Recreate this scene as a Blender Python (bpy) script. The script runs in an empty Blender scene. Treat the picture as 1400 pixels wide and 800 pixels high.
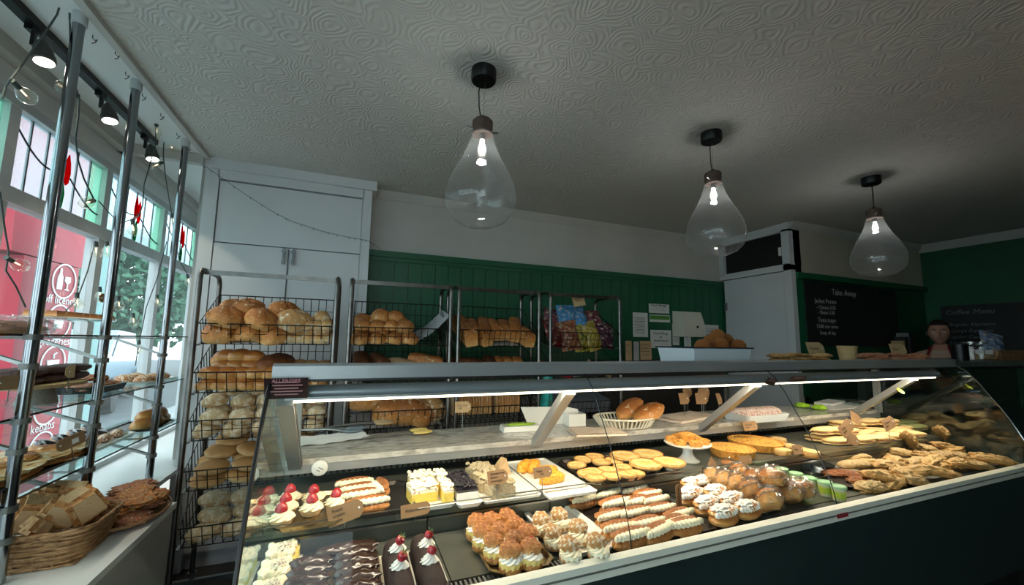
import bpy, math, random
from mathutils import Vector, Matrix, noise
PI = math.pi
rnd = random.Random(7)
S = bpy.context.scene
COL = S.collection

# ---------------------------------------------------------------- camera
F_PX, CX, CY, CAM_H = 541.9, 700.0, 406.6, 1.36
YAW, PITCH, ROLL = 0.3783967, 0.1102047, 0.0143448
_f = Vector((math.sin(YAW)*math.cos(PITCH), math.cos(YAW)*math.cos(PITCH), math.sin(PITCH)))
_r = Vector((math.cos(YAW), -math.sin(YAW), 0)); _u = _r.cross(_f)
CR = _r*math.cos(ROLL) + _u*math.sin(ROLL); CU = -_r*math.sin(ROLL) + _u*math.cos(ROLL)
cam_data = bpy.data.cameras.new('camera'); cam = bpy.data.objects.new('camera', cam_data); COL.objects.link(cam)
cam.matrix_world = Matrix(((CR.x, CU.x, -_f.x, 0), (CR.y, CU.y, -_f.y, 0), (CR.z, CU.z, -_f.z, CAM_H), (0, 0, 0, 1)))
cam_data.sensor_width = 36; cam_data.lens = F_PX/1400*36
cam_data.shift_y = (CY-400)/1400; cam_data.clip_start = .02
S.camera = cam

def P(px, py, x=None, y=None, z=None):
    """The point of a known plane that the photograph shows at a pixel (used to measure where things stand)."""
    d = CR*((px-CX)/F_PX) - CU*((py-CY)/F_PX) + _f
    t = x/d.x if x is not None else y/d.y if y is not None else (z-CAM_H)/d.z
    return Vector((0, 0, CAM_H)) + d*t

# ---------------------------------------------------------------- world, light, exposure
S.view_settings.view_transform = 'Standard'; S.view_settings.look = 'None'
S.view_settings.gamma = 1; S.view_settings.exposure = 0.9
w = bpy.data.worlds.new('overcast_sky'); S.world = w; w.use_nodes = True
nt = w.node_tree; bg = nt.nodes['Background']; SKY_POWER = 2.3
tc = nt.nodes.new('ShaderNodeTexCoord'); nz = nt.nodes.new('ShaderNodeTexNoise'); nz.inputs['Scale'].default_value = 2.2; nz.inputs['Detail'].default_value = 4
rp = nt.nodes.new('ShaderNodeValToRGB'); rp.color_ramp.elements[0].position = .35; rp.color_ramp.elements[1].position = .7
rp.color_ramp.elements[0].color = (.70, .81, .86, 1); rp.color_ramp.elements[1].color = (.90, .93, .93, 1)
nt.links.new(tc.outputs['Generated'], nz.inputs['Vector']); nt.links.new(nz.outputs['Fac'], rp.inputs['Fac'])
nt.links.new(rp.outputs['Color'], bg.inputs['Color']); bg.inputs['Strength'].default_value = SKY_POWER
S.cycles.transparent_max_bounces = 24

def lamp(name, kind, loc, energy, color, parent=None, **kw):
    l = bpy.data.lights.new(name, kind); l.energy = energy; l.color = color
    o = bpy.data.objects.new(name, l)
    for k, v in kw.items():
        if k == 'aim': o.rotation_euler = Vector(v).to_track_quat('-Z', 'Y').to_euler()
        elif k == 'portal': l.cycles.is_portal = True
        else: setattr(l, k, v)
    COL.objects.link(o); o.location = loc
    if parent: o.parent = parent
    return o
WX = -1.35                                     # the plane of the shop window
lamp('window_portal', 'AREA', (WX-.06, 1.4, 1.45), 1, (1, 1, 1), shape='RECTANGLE', size=1.7, size_y=6.2, aim=(1, 0, 0), portal=True)
lamp('fill_window_portal', 'AREA', (-.5, -2.32, 1.45), 1, (1, 1, 1), shape='RECTANGLE', size=1.1, size_y=1.7, aim=(0, 1, 0), portal=True)  # portal for the unseen window added behind the camera as fill light

# ---------------------------------------------------------------- materials
def lin(h):
    if isinstance(h, str):
        c = [int(h[i:i+2], 16)/255 for i in (0, 2, 4)]
        return tuple(((v+.055)/1.055)**2.4 if v > .04 else v/12.92 for v in c)
    return tuple(h)
FSC = 1.0                                      # grain scale of the materials made next
def mat(name, cols, rough=.5, metal=0, scale=8, detail=4, bump=0, bscale=None, zcols=None, zpos=None, tint=0, spec=.5, emit=None, estr=0, dust=None, dust_at=.55, dust_scale=None, coat=0, sss=0, alpha=None, trans=0, coords='Object', stretch=None):
    scale *= FSC; bscale = bscale*max(1, FSC*.8) if bscale else None; dust_scale = dust_scale*FSC if dust_scale else None
    m = bpy.data.materials.new(name); m.use_nodes = True
    N = m.node_tree.nodes; L = m.node_tree.links; b = N['Principled BSDF']
    b.inputs['Roughness'].default_value = rough; b.inputs['Metallic'].default_value = metal
    b.inputs['Specular IOR Level'].default_value = spec; b.inputs['Coat Weight'].default_value = coat
    b.inputs['Transmission Weight'].default_value = trans
    if sss: b.inputs['Subsurface Weight'].default_value = sss; b.inputs['Subsurface Scale'].default_value = .01
    cols = cols or ['808080']
    if isinstance(cols, str) or isinstance(cols[0], float): cols = [cols]
    cols = [lin(c) for c in cols]
    tcn = N.new('ShaderNodeTexCoord'); vec = tcn.outputs[coords]
    if stretch:
        mp = N.new('ShaderNodeMapping'); mp.inputs['Scale'].default_value = stretch; L.new(vec, mp.inputs['Vector']); vec = mp.outputs['Vector']
    def noisen(sc, dt=4):
        n = N.new('ShaderNodeTexNoise'); n.inputs['Scale'].default_value = sc; n.inputs['Detail'].default_value = dt; L.new(vec, n.inputs['Vector']); return n.outputs['Fac']
    def ramp(fac, cs, pos=None):
        r = N.new('ShaderNodeValToRGB'); e = r.color_ramp.elements
        pos = pos or [.35+.3*i/max(1, len(cs)-1) for i in range(len(cs))]
        while len(e) < len(cs): e.new(.5)
        for i, c in enumerate(cs): e[i].position = pos[i]; e[i].color = (*c, 1)
        L.new(fac, r.inputs['Fac']); return r.outputs['Color']
    def mix(fac, a, bb, mode='MIX'):
        x = N.new('ShaderNodeMix'); x.data_type = 'RGBA'; x.blend_type = mode
        for s, v in ((x.inputs[0], fac), (x.inputs[6], a), (x.inputs[7], bb)):
            if hasattr(v, 'links'): L.new(v, s)
            else: s.default_value = v if not isinstance(v, tuple) else (*v, 1)
        return x.outputs[2]
    col = None
    if zcols:
        sp = N.new('ShaderNodeSeparateXYZ'); L.new(tcn.outputs['Generated'], sp.inputs[0])
        ad = N.new('ShaderNodeMath'); ad.operation = 'MULTIPLY_ADD'; L.new(noisen(scale), ad.inputs[0]); ad.inputs[1].default_value = 1.0; L.new(sp.outputs['Z'], ad.inputs[2])
        sb = N.new('ShaderNodeMath'); sb.operation = 'SUBTRACT'; L.new(ad.outputs[0], sb.inputs[0]); sb.inputs[1].default_value = .5
        col = ramp(sb.outputs[0], [lin(c) for c in zcols], zpos or [i/(len(zcols)-1) for i in range(len(zcols))])
    elif len(cols) > 1: col = ramp(noisen(scale, detail), cols)
    if dust:
        f = ramp(noisen(dust_scale or scale*2.5, 6), [(0, 0, 0), (1, 1, 1)], [dust_at, dust_at+.12])
        col = mix(f, col or cols[0], lin(dust))
    if tint:
        oi = N.new('ShaderNodeObjectInfo'); hs = N.new('ShaderNodeHueSaturation')
        mr = N.new('ShaderNodeMapRange'); mr.inputs[3].default_value = 1-tint; mr.inputs[4].default_value = 1+tint
        L.new(oi.outputs['Random'], mr.inputs[0]); L.new(mr.outputs[0], hs.inputs['Value'])
        if col: L.new(col, hs.inputs['Color'])
        else: hs.inputs['Color'].default_value = (*cols[0], 1)
        col = hs.outputs['Color']
    if col: L.new(col, b.inputs['Base Color'])
    else: b.inputs['Base Color'].default_value = (*cols[0], 1)
    if bump:
        bn = N.new('ShaderNodeBump'); bn.inputs['Strength'].default_value = min(1, abs(bump)); bn.inputs['Distance'].default_value = (.004 if bump < 1 else .01)*(1 if FSC == 1 else 1.6)
        L.new(noisen(bscale or scale*4, 5), bn.inputs['Height']); L.new(bn.outputs[0], b.inputs['Normal'])
    if emit: b.inputs['Emission Color'].default_value = (*lin(emit), 1); b.inputs['Emission Strength'].default_value = estr
    m['b'] = 1
    return m
def glass_mat(name, tint=(1, 1, 1), base=.04, gain=.85, rough=0.0, gloss=(1, 1, 1), bump=0, bscale=20, smear=0):
    """thin clear glass: see-through with a Schlick reflection, the same from both sides"""
    m = bpy.data.materials.new(name); m.use_nodes = True; N = m.node_tree.nodes; L = m.node_tree.links; N.remove(N['Principled BSDF'])
    out = N['Material Output']; tr = N.new('ShaderNodeBsdfTransparent'); tr.inputs[0].default_value = (*tint, 1)
    gl = N.new('ShaderNodeBsdfGlossy'); gl.inputs[0].default_value = (*gloss, 1); gl.inputs['Roughness'].default_value = rough
    lw = N.new('ShaderNodeLayerWeight'); lw.inputs['Blend'].default_value = .5
    pw = N.new('ShaderNodeMath'); pw.operation = 'POWER'; L.new(lw.outputs['Facing'], pw.inputs[0]); pw.inputs[1].default_value = 5
    ma = N.new('ShaderNodeMath'); ma.operation = 'MULTIPLY_ADD'; L.new(pw.outputs[0], ma.inputs[0]); ma.inputs[1].default_value = gain; ma.inputs[2].default_value = base
    mx = N.new('ShaderNodeMixShader'); L.new(ma.outputs[0], mx.inputs[0]); L.new(tr.outputs[0], mx.inputs[1]); L.new(gl.outputs[0], mx.inputs[2]); last = mx.outputs[0]
    if bump:
        tcn = N.new('ShaderNodeTexCoord'); n = N.new('ShaderNodeTexNoise'); n.inputs['Scale'].default_value = bscale; L.new(tcn.outputs['Object'], n.inputs['Vector'])
        bn = N.new('ShaderNodeBump'); bn.inputs['Strength'].default_value = bump; bn.inputs['Distance'].default_value = .01; L.new(n.outputs['Fac'], bn.inputs['Height'])
        L.new(bn.outputs[0], gl.inputs['Normal']); L.new(bn.outputs[0], lw.inputs['Normal'])
    if smear:
        df = N.new('ShaderNodeBsdfTranslucent'); df.inputs[0].default_value = (.8, .85, .85, 1)
        m2 = N.new('ShaderNodeMixShader'); m2.inputs[0].default_value = smear; L.new(last, m2.inputs[1]); L.new(df.outputs[0], m2.inputs[2]); last = m2.outputs[0]
    L.new(last, out.inputs['Surface'])
    return m
def frost_mat(name, col, rough=.25):
    m = bpy.data.materials.new(name); m.use_nodes = True; N = m.node_tree.nodes; L = m.node_tree.links; N.remove(N['Principled BSDF'])
    rf = N.new('ShaderNodeBsdfRefraction'); rf.inputs['Color'].default_value = (*lin(col), 1); rf.inputs['Roughness'].default_value = rough; rf.inputs['IOR'].default_value = 1.02
    tl = N.new('ShaderNodeBsdfTranslucent'); tl.inputs[0].default_value = (*lin(col), 1); mx = N.new('ShaderNodeMixShader'); mx.inputs[0].default_value = .25
    tcn = N.new('ShaderNodeTexCoord'); n = N.new('ShaderNodeTexNoise'); n.inputs['Scale'].default_value = 60; L.new(tcn.outputs['Object'], n.inputs['Vector'])
    bn = N.new('ShaderNodeBump'); bn.inputs['Strength'].default_value = .5; bn.inputs['Distance'].default_value = .01; L.new(n.outputs['Fac'], bn.inputs['Height']); L.new(bn.outputs[0], rf.inputs['Normal'])
    L.new(rf.outputs[0], mx.inputs[1]); L.new(tl.outputs[0], mx.inputs[2]); L.new(mx.outputs[0], N['Material Output'].inputs['Surface'])
    return m
def ceiling_mat():
    m = mat('embossed_ceiling_paper', 'c6c4be', rough=.75); N = m.node_tree.nodes; L = m.node_tree.links
    tcn = N.new('ShaderNodeTexCoord'); v = N.new('ShaderNodeTexVoronoi'); v.inputs['Scale'].default_value = 8.5; v.inputs['Randomness'].default_value = .8
    n = N.new('ShaderNodeTexNoise'); n.inputs['Scale'].default_value = 5; L.new(tcn.outputs['Object'], n.inputs['Vector'])
    a = N.new('ShaderNodeVectorMath'); a.operation = 'MULTIPLY_ADD'; L.new(n.outputs['Color'], a.inputs[0]); a.inputs[1].default_value = (.16, .16, 0); L.new(tcn.outputs['Object'], a.inputs[2])
    L.new(a.outputs[0], v.inputs['Vector'])
    s = N.new('ShaderNodeMath'); s.operation = 'MULTIPLY'; L.new(v.outputs['Distance'], s.inputs[0]); s.inputs[1].default_value = 46
    si = N.new('ShaderNodeMath'); si.operation = 'SINE'; L.new(s.outputs[0], si.inputs[0])
    bn = N.new('ShaderNodeBump'); bn.inputs['Strength'].default_value = .30; bn.inputs['Distance'].default_value = .006; L.new(si.outputs[0], bn.inputs['Height'])
    L.new(bn.outputs[0], N['Principled BSDF'].inputs['Normal']); return m
M = {}
M['ceiling'] = ceiling_mat()
M['wallwhite'] = mat('white_wall_paint', ['b6b4af', 'bfbdb8'], rough=.7, scale=3, bump=.15, bscale=60)
M['cream_wall'] = mat('cream_wall_paint', ['b3aa98', 'bdb4a2'], rough=.7, scale=3, bump=.15, bscale=60)
M['bay_white'] = mat('bay_gloss_white', ['dcdddb', 'e3e3e1'], rough=.4, scale=2)
M['gloss_white'] = mat('white_gloss_paint', ['c2c6c8', 'cbced0'], rough=.35, scale=2)
M['green'] = mat('green_wall_paint', ['0c5236', '0f5a3c'], rough=.45, scale=3)
M['green_flat'] = mat('dark_green_wall', ['0b4a30', '0d5236'], rough=.6, scale=3)
M['floor'] = mat('dark_floor_vinyl', ['2c2724', '38322e'], rough=.5, scale=10)
M['frame'] = mat('grey_window_frame', ['b9bdbe', 'c4c7c8'], rough=.4, scale=6)
M['steel'] = mat('brushed_steel', ['8d8f8e', 'a3a5a3'], rough=.32, metal=1, scale=30, stretch=(1, 20, 20))
M['steel_dark'] = mat('dull_steel', ['6c6e6b', '7c7e7b'], rough=.4, metal=.6, scale=30)
M['rack'] = mat('worn_rack_steel', ['6a6865', '7b7975'], rough=.28, metal=1, scale=20)
M['chrome'] = mat('chrome_tube', '8d9296', rough=.14, metal=1)
M['alu'] = mat('grey_aluminium', ['9a9d9e', 'a5a8a8'], rough=.35, metal=.5, scale=5)
M['canopy'] = mat('grey_lacquered_canopy', ['8f979b', '989fa3'], rough=.28, metal=.3, scale=4)
M['deck'] = mat('grey_display_deck', ['62665f', '6d7068'], rough=.3, metal=.5, scale=8)
M['black'] = mat('black_plastic', '0d0d0d', rough=.4)
M['blackmetal'] = mat('black_powder_coat', '121212', rough=.35, metal=.3)
M['wire'] = mat('black_wire', '17150f', rough=.4, metal=.6)
M['teal'] = mat('dark_teal_panel', ['22302f', '283836'], rough=.35, scale=3)
M['dark'] = mat('dark_counter_base', ['191817', '201e1c'], rough=.5, scale=3)
M['white'] = mat('white_glaze', 'e6e6e0', rough=.18, coat=.3)
M['offwhite'] = mat('cream_plastic', 'd9d4c2', rough=.4)
M['paper'] = mat('white_paper', ['d9d9d6', 'e4e4e0'], rough=.8, scale=6)
M['greypaper'] = mat('grey_greaseproof_paper', ['9b9da0', 'b2b3b5'], rough=.7, scale=6)
M['card'] = mat('brown_card', ['8a6a4c', '94744f'], rough=.8, scale=15)
M['palecard'] = mat('pale_card', ['b59a72', 'bfa47c'], rough=.8, scale=15)
M['ink'] = mat('black_ink', '1a1512', rough=.7)
M['chalk'] = mat('chalk', ['b9b9b6', 'd2d2cf'], rough=.9, scale=80)
M['board'] = mat('chalkboard_black', ['111312', '1a1c1b'], rough=.6, scale=5)
M['red_sign'] = mat('red_sign_panel', ['a80f2c', 'b01231'], rough=.5, scale=2)
M['sign_white'] = mat('sign_white_vinyl', 'f2f2f2', rough=.5, emit=None)
M['marble'] = mat('grey_marble', ['a5a39b', 'c2c0b8', '8e8c85'], rough=.22, scale=14, detail=8, stretch=(1, 2.5, 2))
M['glass'] = glass_mat('clear_glass', (.97, .99, .98))
M['glass_front'] = glass_mat('counter_glass', (.975, .99, .985), base=.02, gain=.6)
M['glass_end'] = glass_mat('end_glass', (.85, .95, .93), base=.05, gain=.95)
M['glass_edge'] = mat('glass_edge_dark', '101a18', rough=.2)
M['glass_shelf'] = glass_mat('shelf_glass', (.86, .95, .94), base=.05, gain=.6)
M['glass_win'] = glass_mat('window_glass', (.93, .99, 1), base=.03, gain=.5, smear=.012)
M['bulbglass'] = glass_mat('seeded_bulb_glass', (.90, .92, .92), base=.05, gain=.8, rough=.05, bump=.3, bscale=16, smear=.03)
M['frost'] = frost_mat('textured_clear_glass', 'e8fbff'); M['frost_green'] = frost_mat('textured_green_glass', 'c4f0e0'); M['frost_red'] = frost_mat('red_petal_glass', 'd3122c', .1); M['leafglass'] = frost_mat('green_leaf_glass', '2f8a56', .1)
M['lead'] = mat('black_lead', '15181a', rough=.5)
M['lamp_on'] = mat('lit_bulb', 'ffffff', emit='fff4e4', estr=6)
M['led'] = mat('led_strip', 'ffffff', emit='fff1d0', estr=2.6)
M['warmbulb'] = mat('small_lit_bulb', 'fff0d0', emit='ffe2b0', estr=2.2)
M['wicker'] = mat('woven_willow', ['8a6440', 'a98158', '6d4c2e'], rough=.6, scale=25, bump=.3)
M['cable'] = mat('grey_green_cable', '3f4a46', rough=.5)

# ---------------------------------------------------------------- geometry
class G:
    """collects faces of one mesh"""
    def __init__(s): s.v = []; s.f = []; s.m = []; s.mats = []; s.cur = 0; s.T = Matrix()
    def use(s, m):
        m = M[m] if isinstance(m, str) else m
        if m not in s.mats: s.mats.append(m)
        s.cur = s.mats.index(m); return s
    def add(s, vs, fs):
        o = len(s.v); s.v += [tuple(s.T @ Vector(v)) for v in vs]
        for f in fs: s.f.append(tuple(i+o for i in f)); s.m.append(s.cur)
        return s
    def box(s, c, d, R=None, taper=0):
        x, y, z = d[0]/2, d[1]/2, d[2]/2; vs = []
        for k in (-1, 1):
            t = 1-taper if k > 0 else 1
            for a, b in ((-1, -1), (1, -1), (1, 1), (-1, 1)):
                p = Vector((a*x*t, b*y*t, k*z)); p = R @ p if R else p; vs.append(p+Vector(c))
        return s.add(vs, [(3, 2, 1, 0), (4, 5, 6, 7), (0, 1, 5, 4), (1, 2, 6, 5), (2, 3, 7, 6), (3, 0, 4, 7)])
    def bb(s, x0, x1, y0, y1, z0, z1): return s.box(((x0+x1)/2, (y0+y1)/2, (z0+z1)/2), (x1-x0, y1-y0, z1-z0))
    def tube(s, pts, r, n=8, closed=False, taper=None):
        pts = [Vector(p) for p in pts]; k = len(pts); vs = []; up = None
        for i, p in enumerate(pts):
            if closed: t = (pts[(i+1) % k]-pts[i-1]).normalized()
            else: t = (pts[min(i+1, k-1)]-pts[max(i-1, 0)]).normalized()
            if up is None: up = Vector((0, 0, 1)) if abs(t.z) < .9 else Vector((1, 0, 0))
            a = t.cross(up).normalized(); up = a.cross(t).normalized(); rr = r*(taper[i] if taper else 1)
            for j in range(n):
                q = 2*PI*j/n; vs.append(p+(a*math.cos(q)+up*math.sin(q))*rr)
        fs = []; rng = k if closed else k-1
        for i in range(rng):
            for j in range(n):
                a0, b0 = i*n, ((i+1) % k)*n; fs.append((a0+j, a0+(j+1) % n, b0+(j+1) % n, b0+j))
        if not closed: fs += [tuple(range(n-1, -1, -1)), tuple(range((k-1)*n, k*n))]
        return s.add(vs, fs)
    def cyl(s, a, b, r, r2=None, n=16):
        a = Vector(a); b = Vector(b); return s.tube([a, b], r, n, taper=[1, (r2 if r2 is not None else r)/r])
    def lathe(s, prof, n=24, c=(0, 0, 0), rib=0, ribs=0, twist=0, sx=1, sy=1, ring=False):
        vs = []; fs = []; k = len(prof)
        for i, (r, z) in enumerate(prof):
            for j in range(n):
                q = 2*PI*j/n+twist*i; rr = r*(1+rib*math.cos(ribs*2*PI*j/n)) if rib else r
                vs.append((c[0]+rr*math.cos(q)*sx, c[1]+rr*math.sin(q)*sy, c[2]+z))
        for i in range(k-1):
            for j in range(n): fs.append((i*n+j, i*n+(j+1) % n, (i+1)*n+(j+1) % n, (i+1)*n+j))
        if prof[0][0] > 1e-6 and not ring: fs.append(tuple(range(n-1, -1, -1)))
        if prof[-1][0] > 1e-6 and not ring: fs.append(tuple(range((k-1)*n, k*n)))
        return s.add(vs, fs)
    def blob(s, rx, ry, rz, c=(0, 0, 0), e=2.0, amp=.04, ns=2.2, seed=0, nu=26, nv=16, flat=.5, cut=None, ez=2.0, rot=None):
        vs = []; fs = []
        for i in range(nv+1):
            ph = PI*i/nv
            for j in range(nu):
                q = 2*PI*j/nu; cx, cy_ = math.cos(q), math.sin(q)
                k = (abs(cx)**e+abs(cy_)**e)**(-1/e); sr = abs(math.sin(ph))**(2/ez); z = math.copysign(abs(math.cos(ph))**(2/ez), math.cos(ph))
                d = Vector((cx*k*sr, cy_*k*sr, z)); q_ = Vector((seed*7.3, seed*3.1, 0)); nn = noise.noise(d*ns+q_)+.35*noise.noise(d*ns*3+q_)
                g = 1+amp*nn*2
                if cut and z > 0: g -= cut(d)
                p = Vector((d.x*rx*g, d.y*ry*g, max(d.z*rz*g, -rz*flat)+rz*flat))
                if rot: p = rot @ p
                vs.append(p+Vector(c))
        for i in range(nv):
            for j in range(nu): fs.append((i*nu+j, (i+1)*nu+j, (i+1)*nu+(j+1) % nu, i*nu+(j+1) % nu))
        return s.add(vs, fs)
    def prism(s, poly, z0, z1, fr=None):
        k = len(poly); f = fr or (lambda x, y, z: (x, y, z))
        vs = [f(x, y, z0) for x, y in poly]+[f(x, y, z1) for x, y in poly]
        return s.add(vs, [tuple(range(k-1, -1, -1)), tuple(range(k, 2*k))]+[(i, (i+1) % k, k+(i+1) % k, k+i) for i in range(k)])
    def grid(s, fn, nu, nv):
        vs = [fn(i/nu, j/nv) for j in range(nv+1) for i in range(nu+1)]
        return s.add(vs, [(j*(nu+1)+i, j*(nu+1)+i+1, (j+1)*(nu+1)+i+1, (j+1)*(nu+1)+i) for j in range(nv) for i in range(nu)])
    def mesh(s, name, smooth=40):
        me = bpy.data.meshes.new(name); me.from_pydata(s.v, [], s.f)
        for m in s.mats: me.materials.append(m)
        me.polygons.foreach_set('material_index', s.m); me.update()
        if smooth:
            me.polygons.foreach_set('use_smooth', [True]*len(me.polygons)); me.set_sharp_from_angle(angle=math.radians(smooth))
        return me
def link(name, me, parent=None, loc=None, rot=None, sc=None):
    o = bpy.data.objects.new(name, me); COL.objects.link(o)
    if parent: o.parent = parent
    if loc is not None: o.location = loc
    if rot is not None: o.rotation_euler = rot
    if sc is not None: o.scale = (sc, sc, sc) if not hasattr(sc, '__len__') else sc
    return o
def obj(name, g, parent=None, m=None, smooth=40, **kw): return link(name, g.mesh(name, smooth), parent, **kw)
def tag(o, label=None, cat=None, group=None, kind=None):
    if label: o['label'] = label
    if cat: o['category'] = cat
    if group: o['group'] = group
    if kind: o['kind'] = kind
    return o
def thing(name, label, cat, loc=(0, 0, 0), rz=0, group=None, rot=None):
    o = bpy.data.objects.new(name, None); o.empty_display_size = .05; COL.objects.link(o); o.location = loc; o.rotation_euler = rot or (0, 0, rz)
    return tag(o, label, cat, group)
def struct(name, g, parent=None, smooth=40, **kw):
    o = obj(name, g, parent, smooth=smooth, **kw)
    if not parent: o['kind'] = 'structure'
    return o
def B(m, *a): return G().use(m).bb(*a)
def text_mesh(s, size, m, extrude=.0006, align='CENTER', shear=0, space=1):
    c = bpy.data.curves.new('lettering', 'FONT'); c.body = s; c.size = size; c.extrude = extrude; c.align_x = align; c.align_y = 'CENTER'; c.shear = shear; c.resolution_u = 2; c.space_line = space
    o = bpy.data.objects.new('lettering', c); me = bpy.data.meshes.new_from_object(o); bpy.data.objects.remove(o)
    me.materials.clear(); me.materials.append(M[m]); return me
ORD = ['first', 'second', 'third', 'fourth', 'fifth', 'sixth', 'seventh', 'eighth', 'ninth', 'tenth', 'eleventh', 'twelfth', 'thirteenth', 'fourteenth', 'fifteenth', 'sixteenth', 'seventeenth', 'eighteenth']
class Kind:
    """a kind of thing: parts (name, mesh, [sub-parts]); one mesh alone = no parts"""
    def __init__(s, name, cat, parts): s.name = name; s.cat = cat; s.parts = parts
    def put(s, loc, label, group=None, rz=0, rot=None, sc=1):
        r = rot or (0, 0, rz)
        if len(s.parts) == 1 and len(s.parts[0]) < 3: o = link(s.name, s.parts[0][1], None, loc, r, sc)
        else:
            o = bpy.data.objects.new(s.name, None); o.empty_display_size = .03; COL.objects.link(o); o.location = loc; o.rotation_euler = r; o.scale = (sc,)*3 if not hasattr(sc, '__len__') else sc
            for p in s.parts:
                c = link(p[0], p[1], o)
                for q in (p[2] if len(p) > 2 else []): link(q[0], q[1], c)
        return tag(o, label, s.cat, group)
# ================================================================ the room
CEIL = 2.5; RX = 5.95                          # ceiling height, end wall
struct('floor', B('floor', WX, 6.2, -2.2, 3.3, -.05, 0))
struct('ceiling', B('ceiling', -.915, 6.1, -2.2, 3.3, CEIL, CEIL+.08))
struct('ceiling_window_bay', B('bay_white', WX-.05, -.915, -2.2, 4.7, CEIL+.0, CEIL+.08))
struct('trim_1', B('wallwhite', -.935, -.905, -2.2, 3.0, CEIL-.022, CEIL))
# back wall: white above, tongue and groove boards below
wb = struct('wall_back', B('wallwhite', -1.0, 3.85, 3.15, 3.27, 0, CEIL))
struct('trim_2', G().use('wallwhite').prism([(3.15, 2.5), (3.15, 2.44), (3.143, 2.44), (3.135, 2.455), (3.10, 2.49), (3.095, 2.5)], .06, 3.86, lambda a, b, c: (c, a, b)))
x = .06; k = 0
bw = .105
gb = B('green', 0, bw-.004, 3.132, 3.15, .9, 1.985).mesh('board')
while x < 3.84:
    link('board', gb, wb, loc=(x, 0, 0)); x += bw
struct('trim_3', B('green', .05, 3.86, 3.105, 3.15, 1.985, 2.03)); struct('trim_4', B('green', .05, 3.86, 3.12, 3.15, 1.955, 1.99))
# projecting wall and door recess on the right
struct('wall_right_return', B('wallwhite', 3.75, 3.87, 2.4, 3.2, 0, CEIL))
wj = struct('wall_projecting', B('cream_wall', 3.76, 6.0, 2.4, 2.55, 2.02, CEIL))
struct('wall_projecting_lower', B('green_flat', 3.8, 6.0, 2.4, 2.55, 0, 2.02))
struct('trim_5', B('green', 3.76, RX, 2.36, 2.405, 1.975, 2.03)); struct('trim_6', B('green', 3.775, 3.86, 2.385, 2.405, .9, 1.98))
struct('trim_7', G().use('wallwhite').prism([(2.4, 2.5), (2.4, 2.44), (2.37, 2.455), (2.345, 2.49), (2.34, 2.5)], 3.72, RX, lambda a, b, c: (c, a, b)))
d = struct('door_1', B('gloss_white', 3.705, 3.745, 2.46, 3.10, 0, 2.04))
obj('hinge', B('steel', 3.69, 3.71, 3.07, 3.1, 1.72, 1.8), d); obj('hinge', B('steel', 3.69, 3.71, 3.07, 3.1, .5, .58), d)
struct('trim_8', B('gloss_white', 3.70, 3.76, 2.385, 2.455, 0, 2.1)); struct('trim_9', B('gloss_white', 3.70, 3.76, 2.385, 3.15, 2.05, 2.11))
fl = struct('window_overdoor', B('gloss_white', 3.70, 3.76, 2.39, 3.15, 2.42, 2.5)); obj('frame_side', B('gloss_white', 3.70, 3.76, 2.39, 2.46, 2.1, 2.44), fl); obj('frame_side', B('gloss_white', 3.70, 3.76, 3.09, 3.15, 2.1, 2.44), fl)
obj('pane', B('black', 3.735, 3.75, 2.45, 3.1, 2.1, 2.43), fl)
obj('latch', G().use('white').bb(3.71, 3.735, 2.47, 2.50, 2.2, 2.28), fl)
# end wall, walls behind the camera with an added window for fill light
struct('wall_end', B('green_flat', RX, RX+.12, -2.2, 2.5, 0, 2.44)); struct('trim_10', G().use('wallwhite').prism([(RX, 2.5), (RX, 2.42), (RX-.02, 2.42), (RX-.075, 2.485), (RX-.08, 2.5)], -2.2, 2.4, lambda a, b, c: (a, c, b)))
struct('wall_front', B('wallwhite', .1, 6.1, -2.3, -2.2, 0, 2.6)); struct('wall_front_left', B('wallwhite', WX-.07, -1.05, -2.3, -2.2, 0, 2.6)); struct('wall_front_below', B('wallwhite', -1.05, .1, -2.3, -2.2, 0, .6)); struct('wall_front_above', B('wallwhite', -1.05, .1, -2.3, -2.2, 2.3, 2.6)); struct('window_front', B('glass_win', -1.05, .1, -2.26, -2.25, .6, 2.3))  # opening and glass are added, out of view, to let in fill light
# the window side: bay behind the cupboard too
struct('wall_bay_partition', B('wallwhite', -.93, -.9, 3.0, 4.7, 0, CEIL)); struct('wall_bay_end', B('wallwhite', WX, -.9, 4.65, 4.7, 0, CEIL))
struct('wall_left_upper', B('bay_white', WX-.07, WX+.005, -2.2, 4.7, 2.32, CEIL)); struct('wall_left_lower', B('wallwhite', WX-.07, WX, -2.2, 4.7, 0, .58))
struct('trim_11', B('wallwhite', WX, WX+.06, -2.2, 4.65, 2.44, 2.5)); struct('trim_12', B('frame', WX-.02, WX+.03, -2.2, 4.65, 2.285, 2.325))
mu = [-2.13, -1.38, -.63, .08, .8, 1.5, 2.17, 2.85, 3.58, 4.32]
for i, y in enumerate(mu):
    struct('window_post', B('frame', WX-.03, WX+.025, y-.028, y+.028, .6, 2.3))
struct('window_transom', B('frame', WX-.03, WX+.035, -2.2, 4.65, 1.89, 1.955)); struct('window_sill_rail', B('frame', WX-.03, WX+.03, -2.2, 4.65, .58, .63))
vbar = B('lead', -.004, .004, -.0035, .0035, 1.955, 2.29).mesh('lead_bar')
edges = [-2.2]+mu+[4.65]
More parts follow.
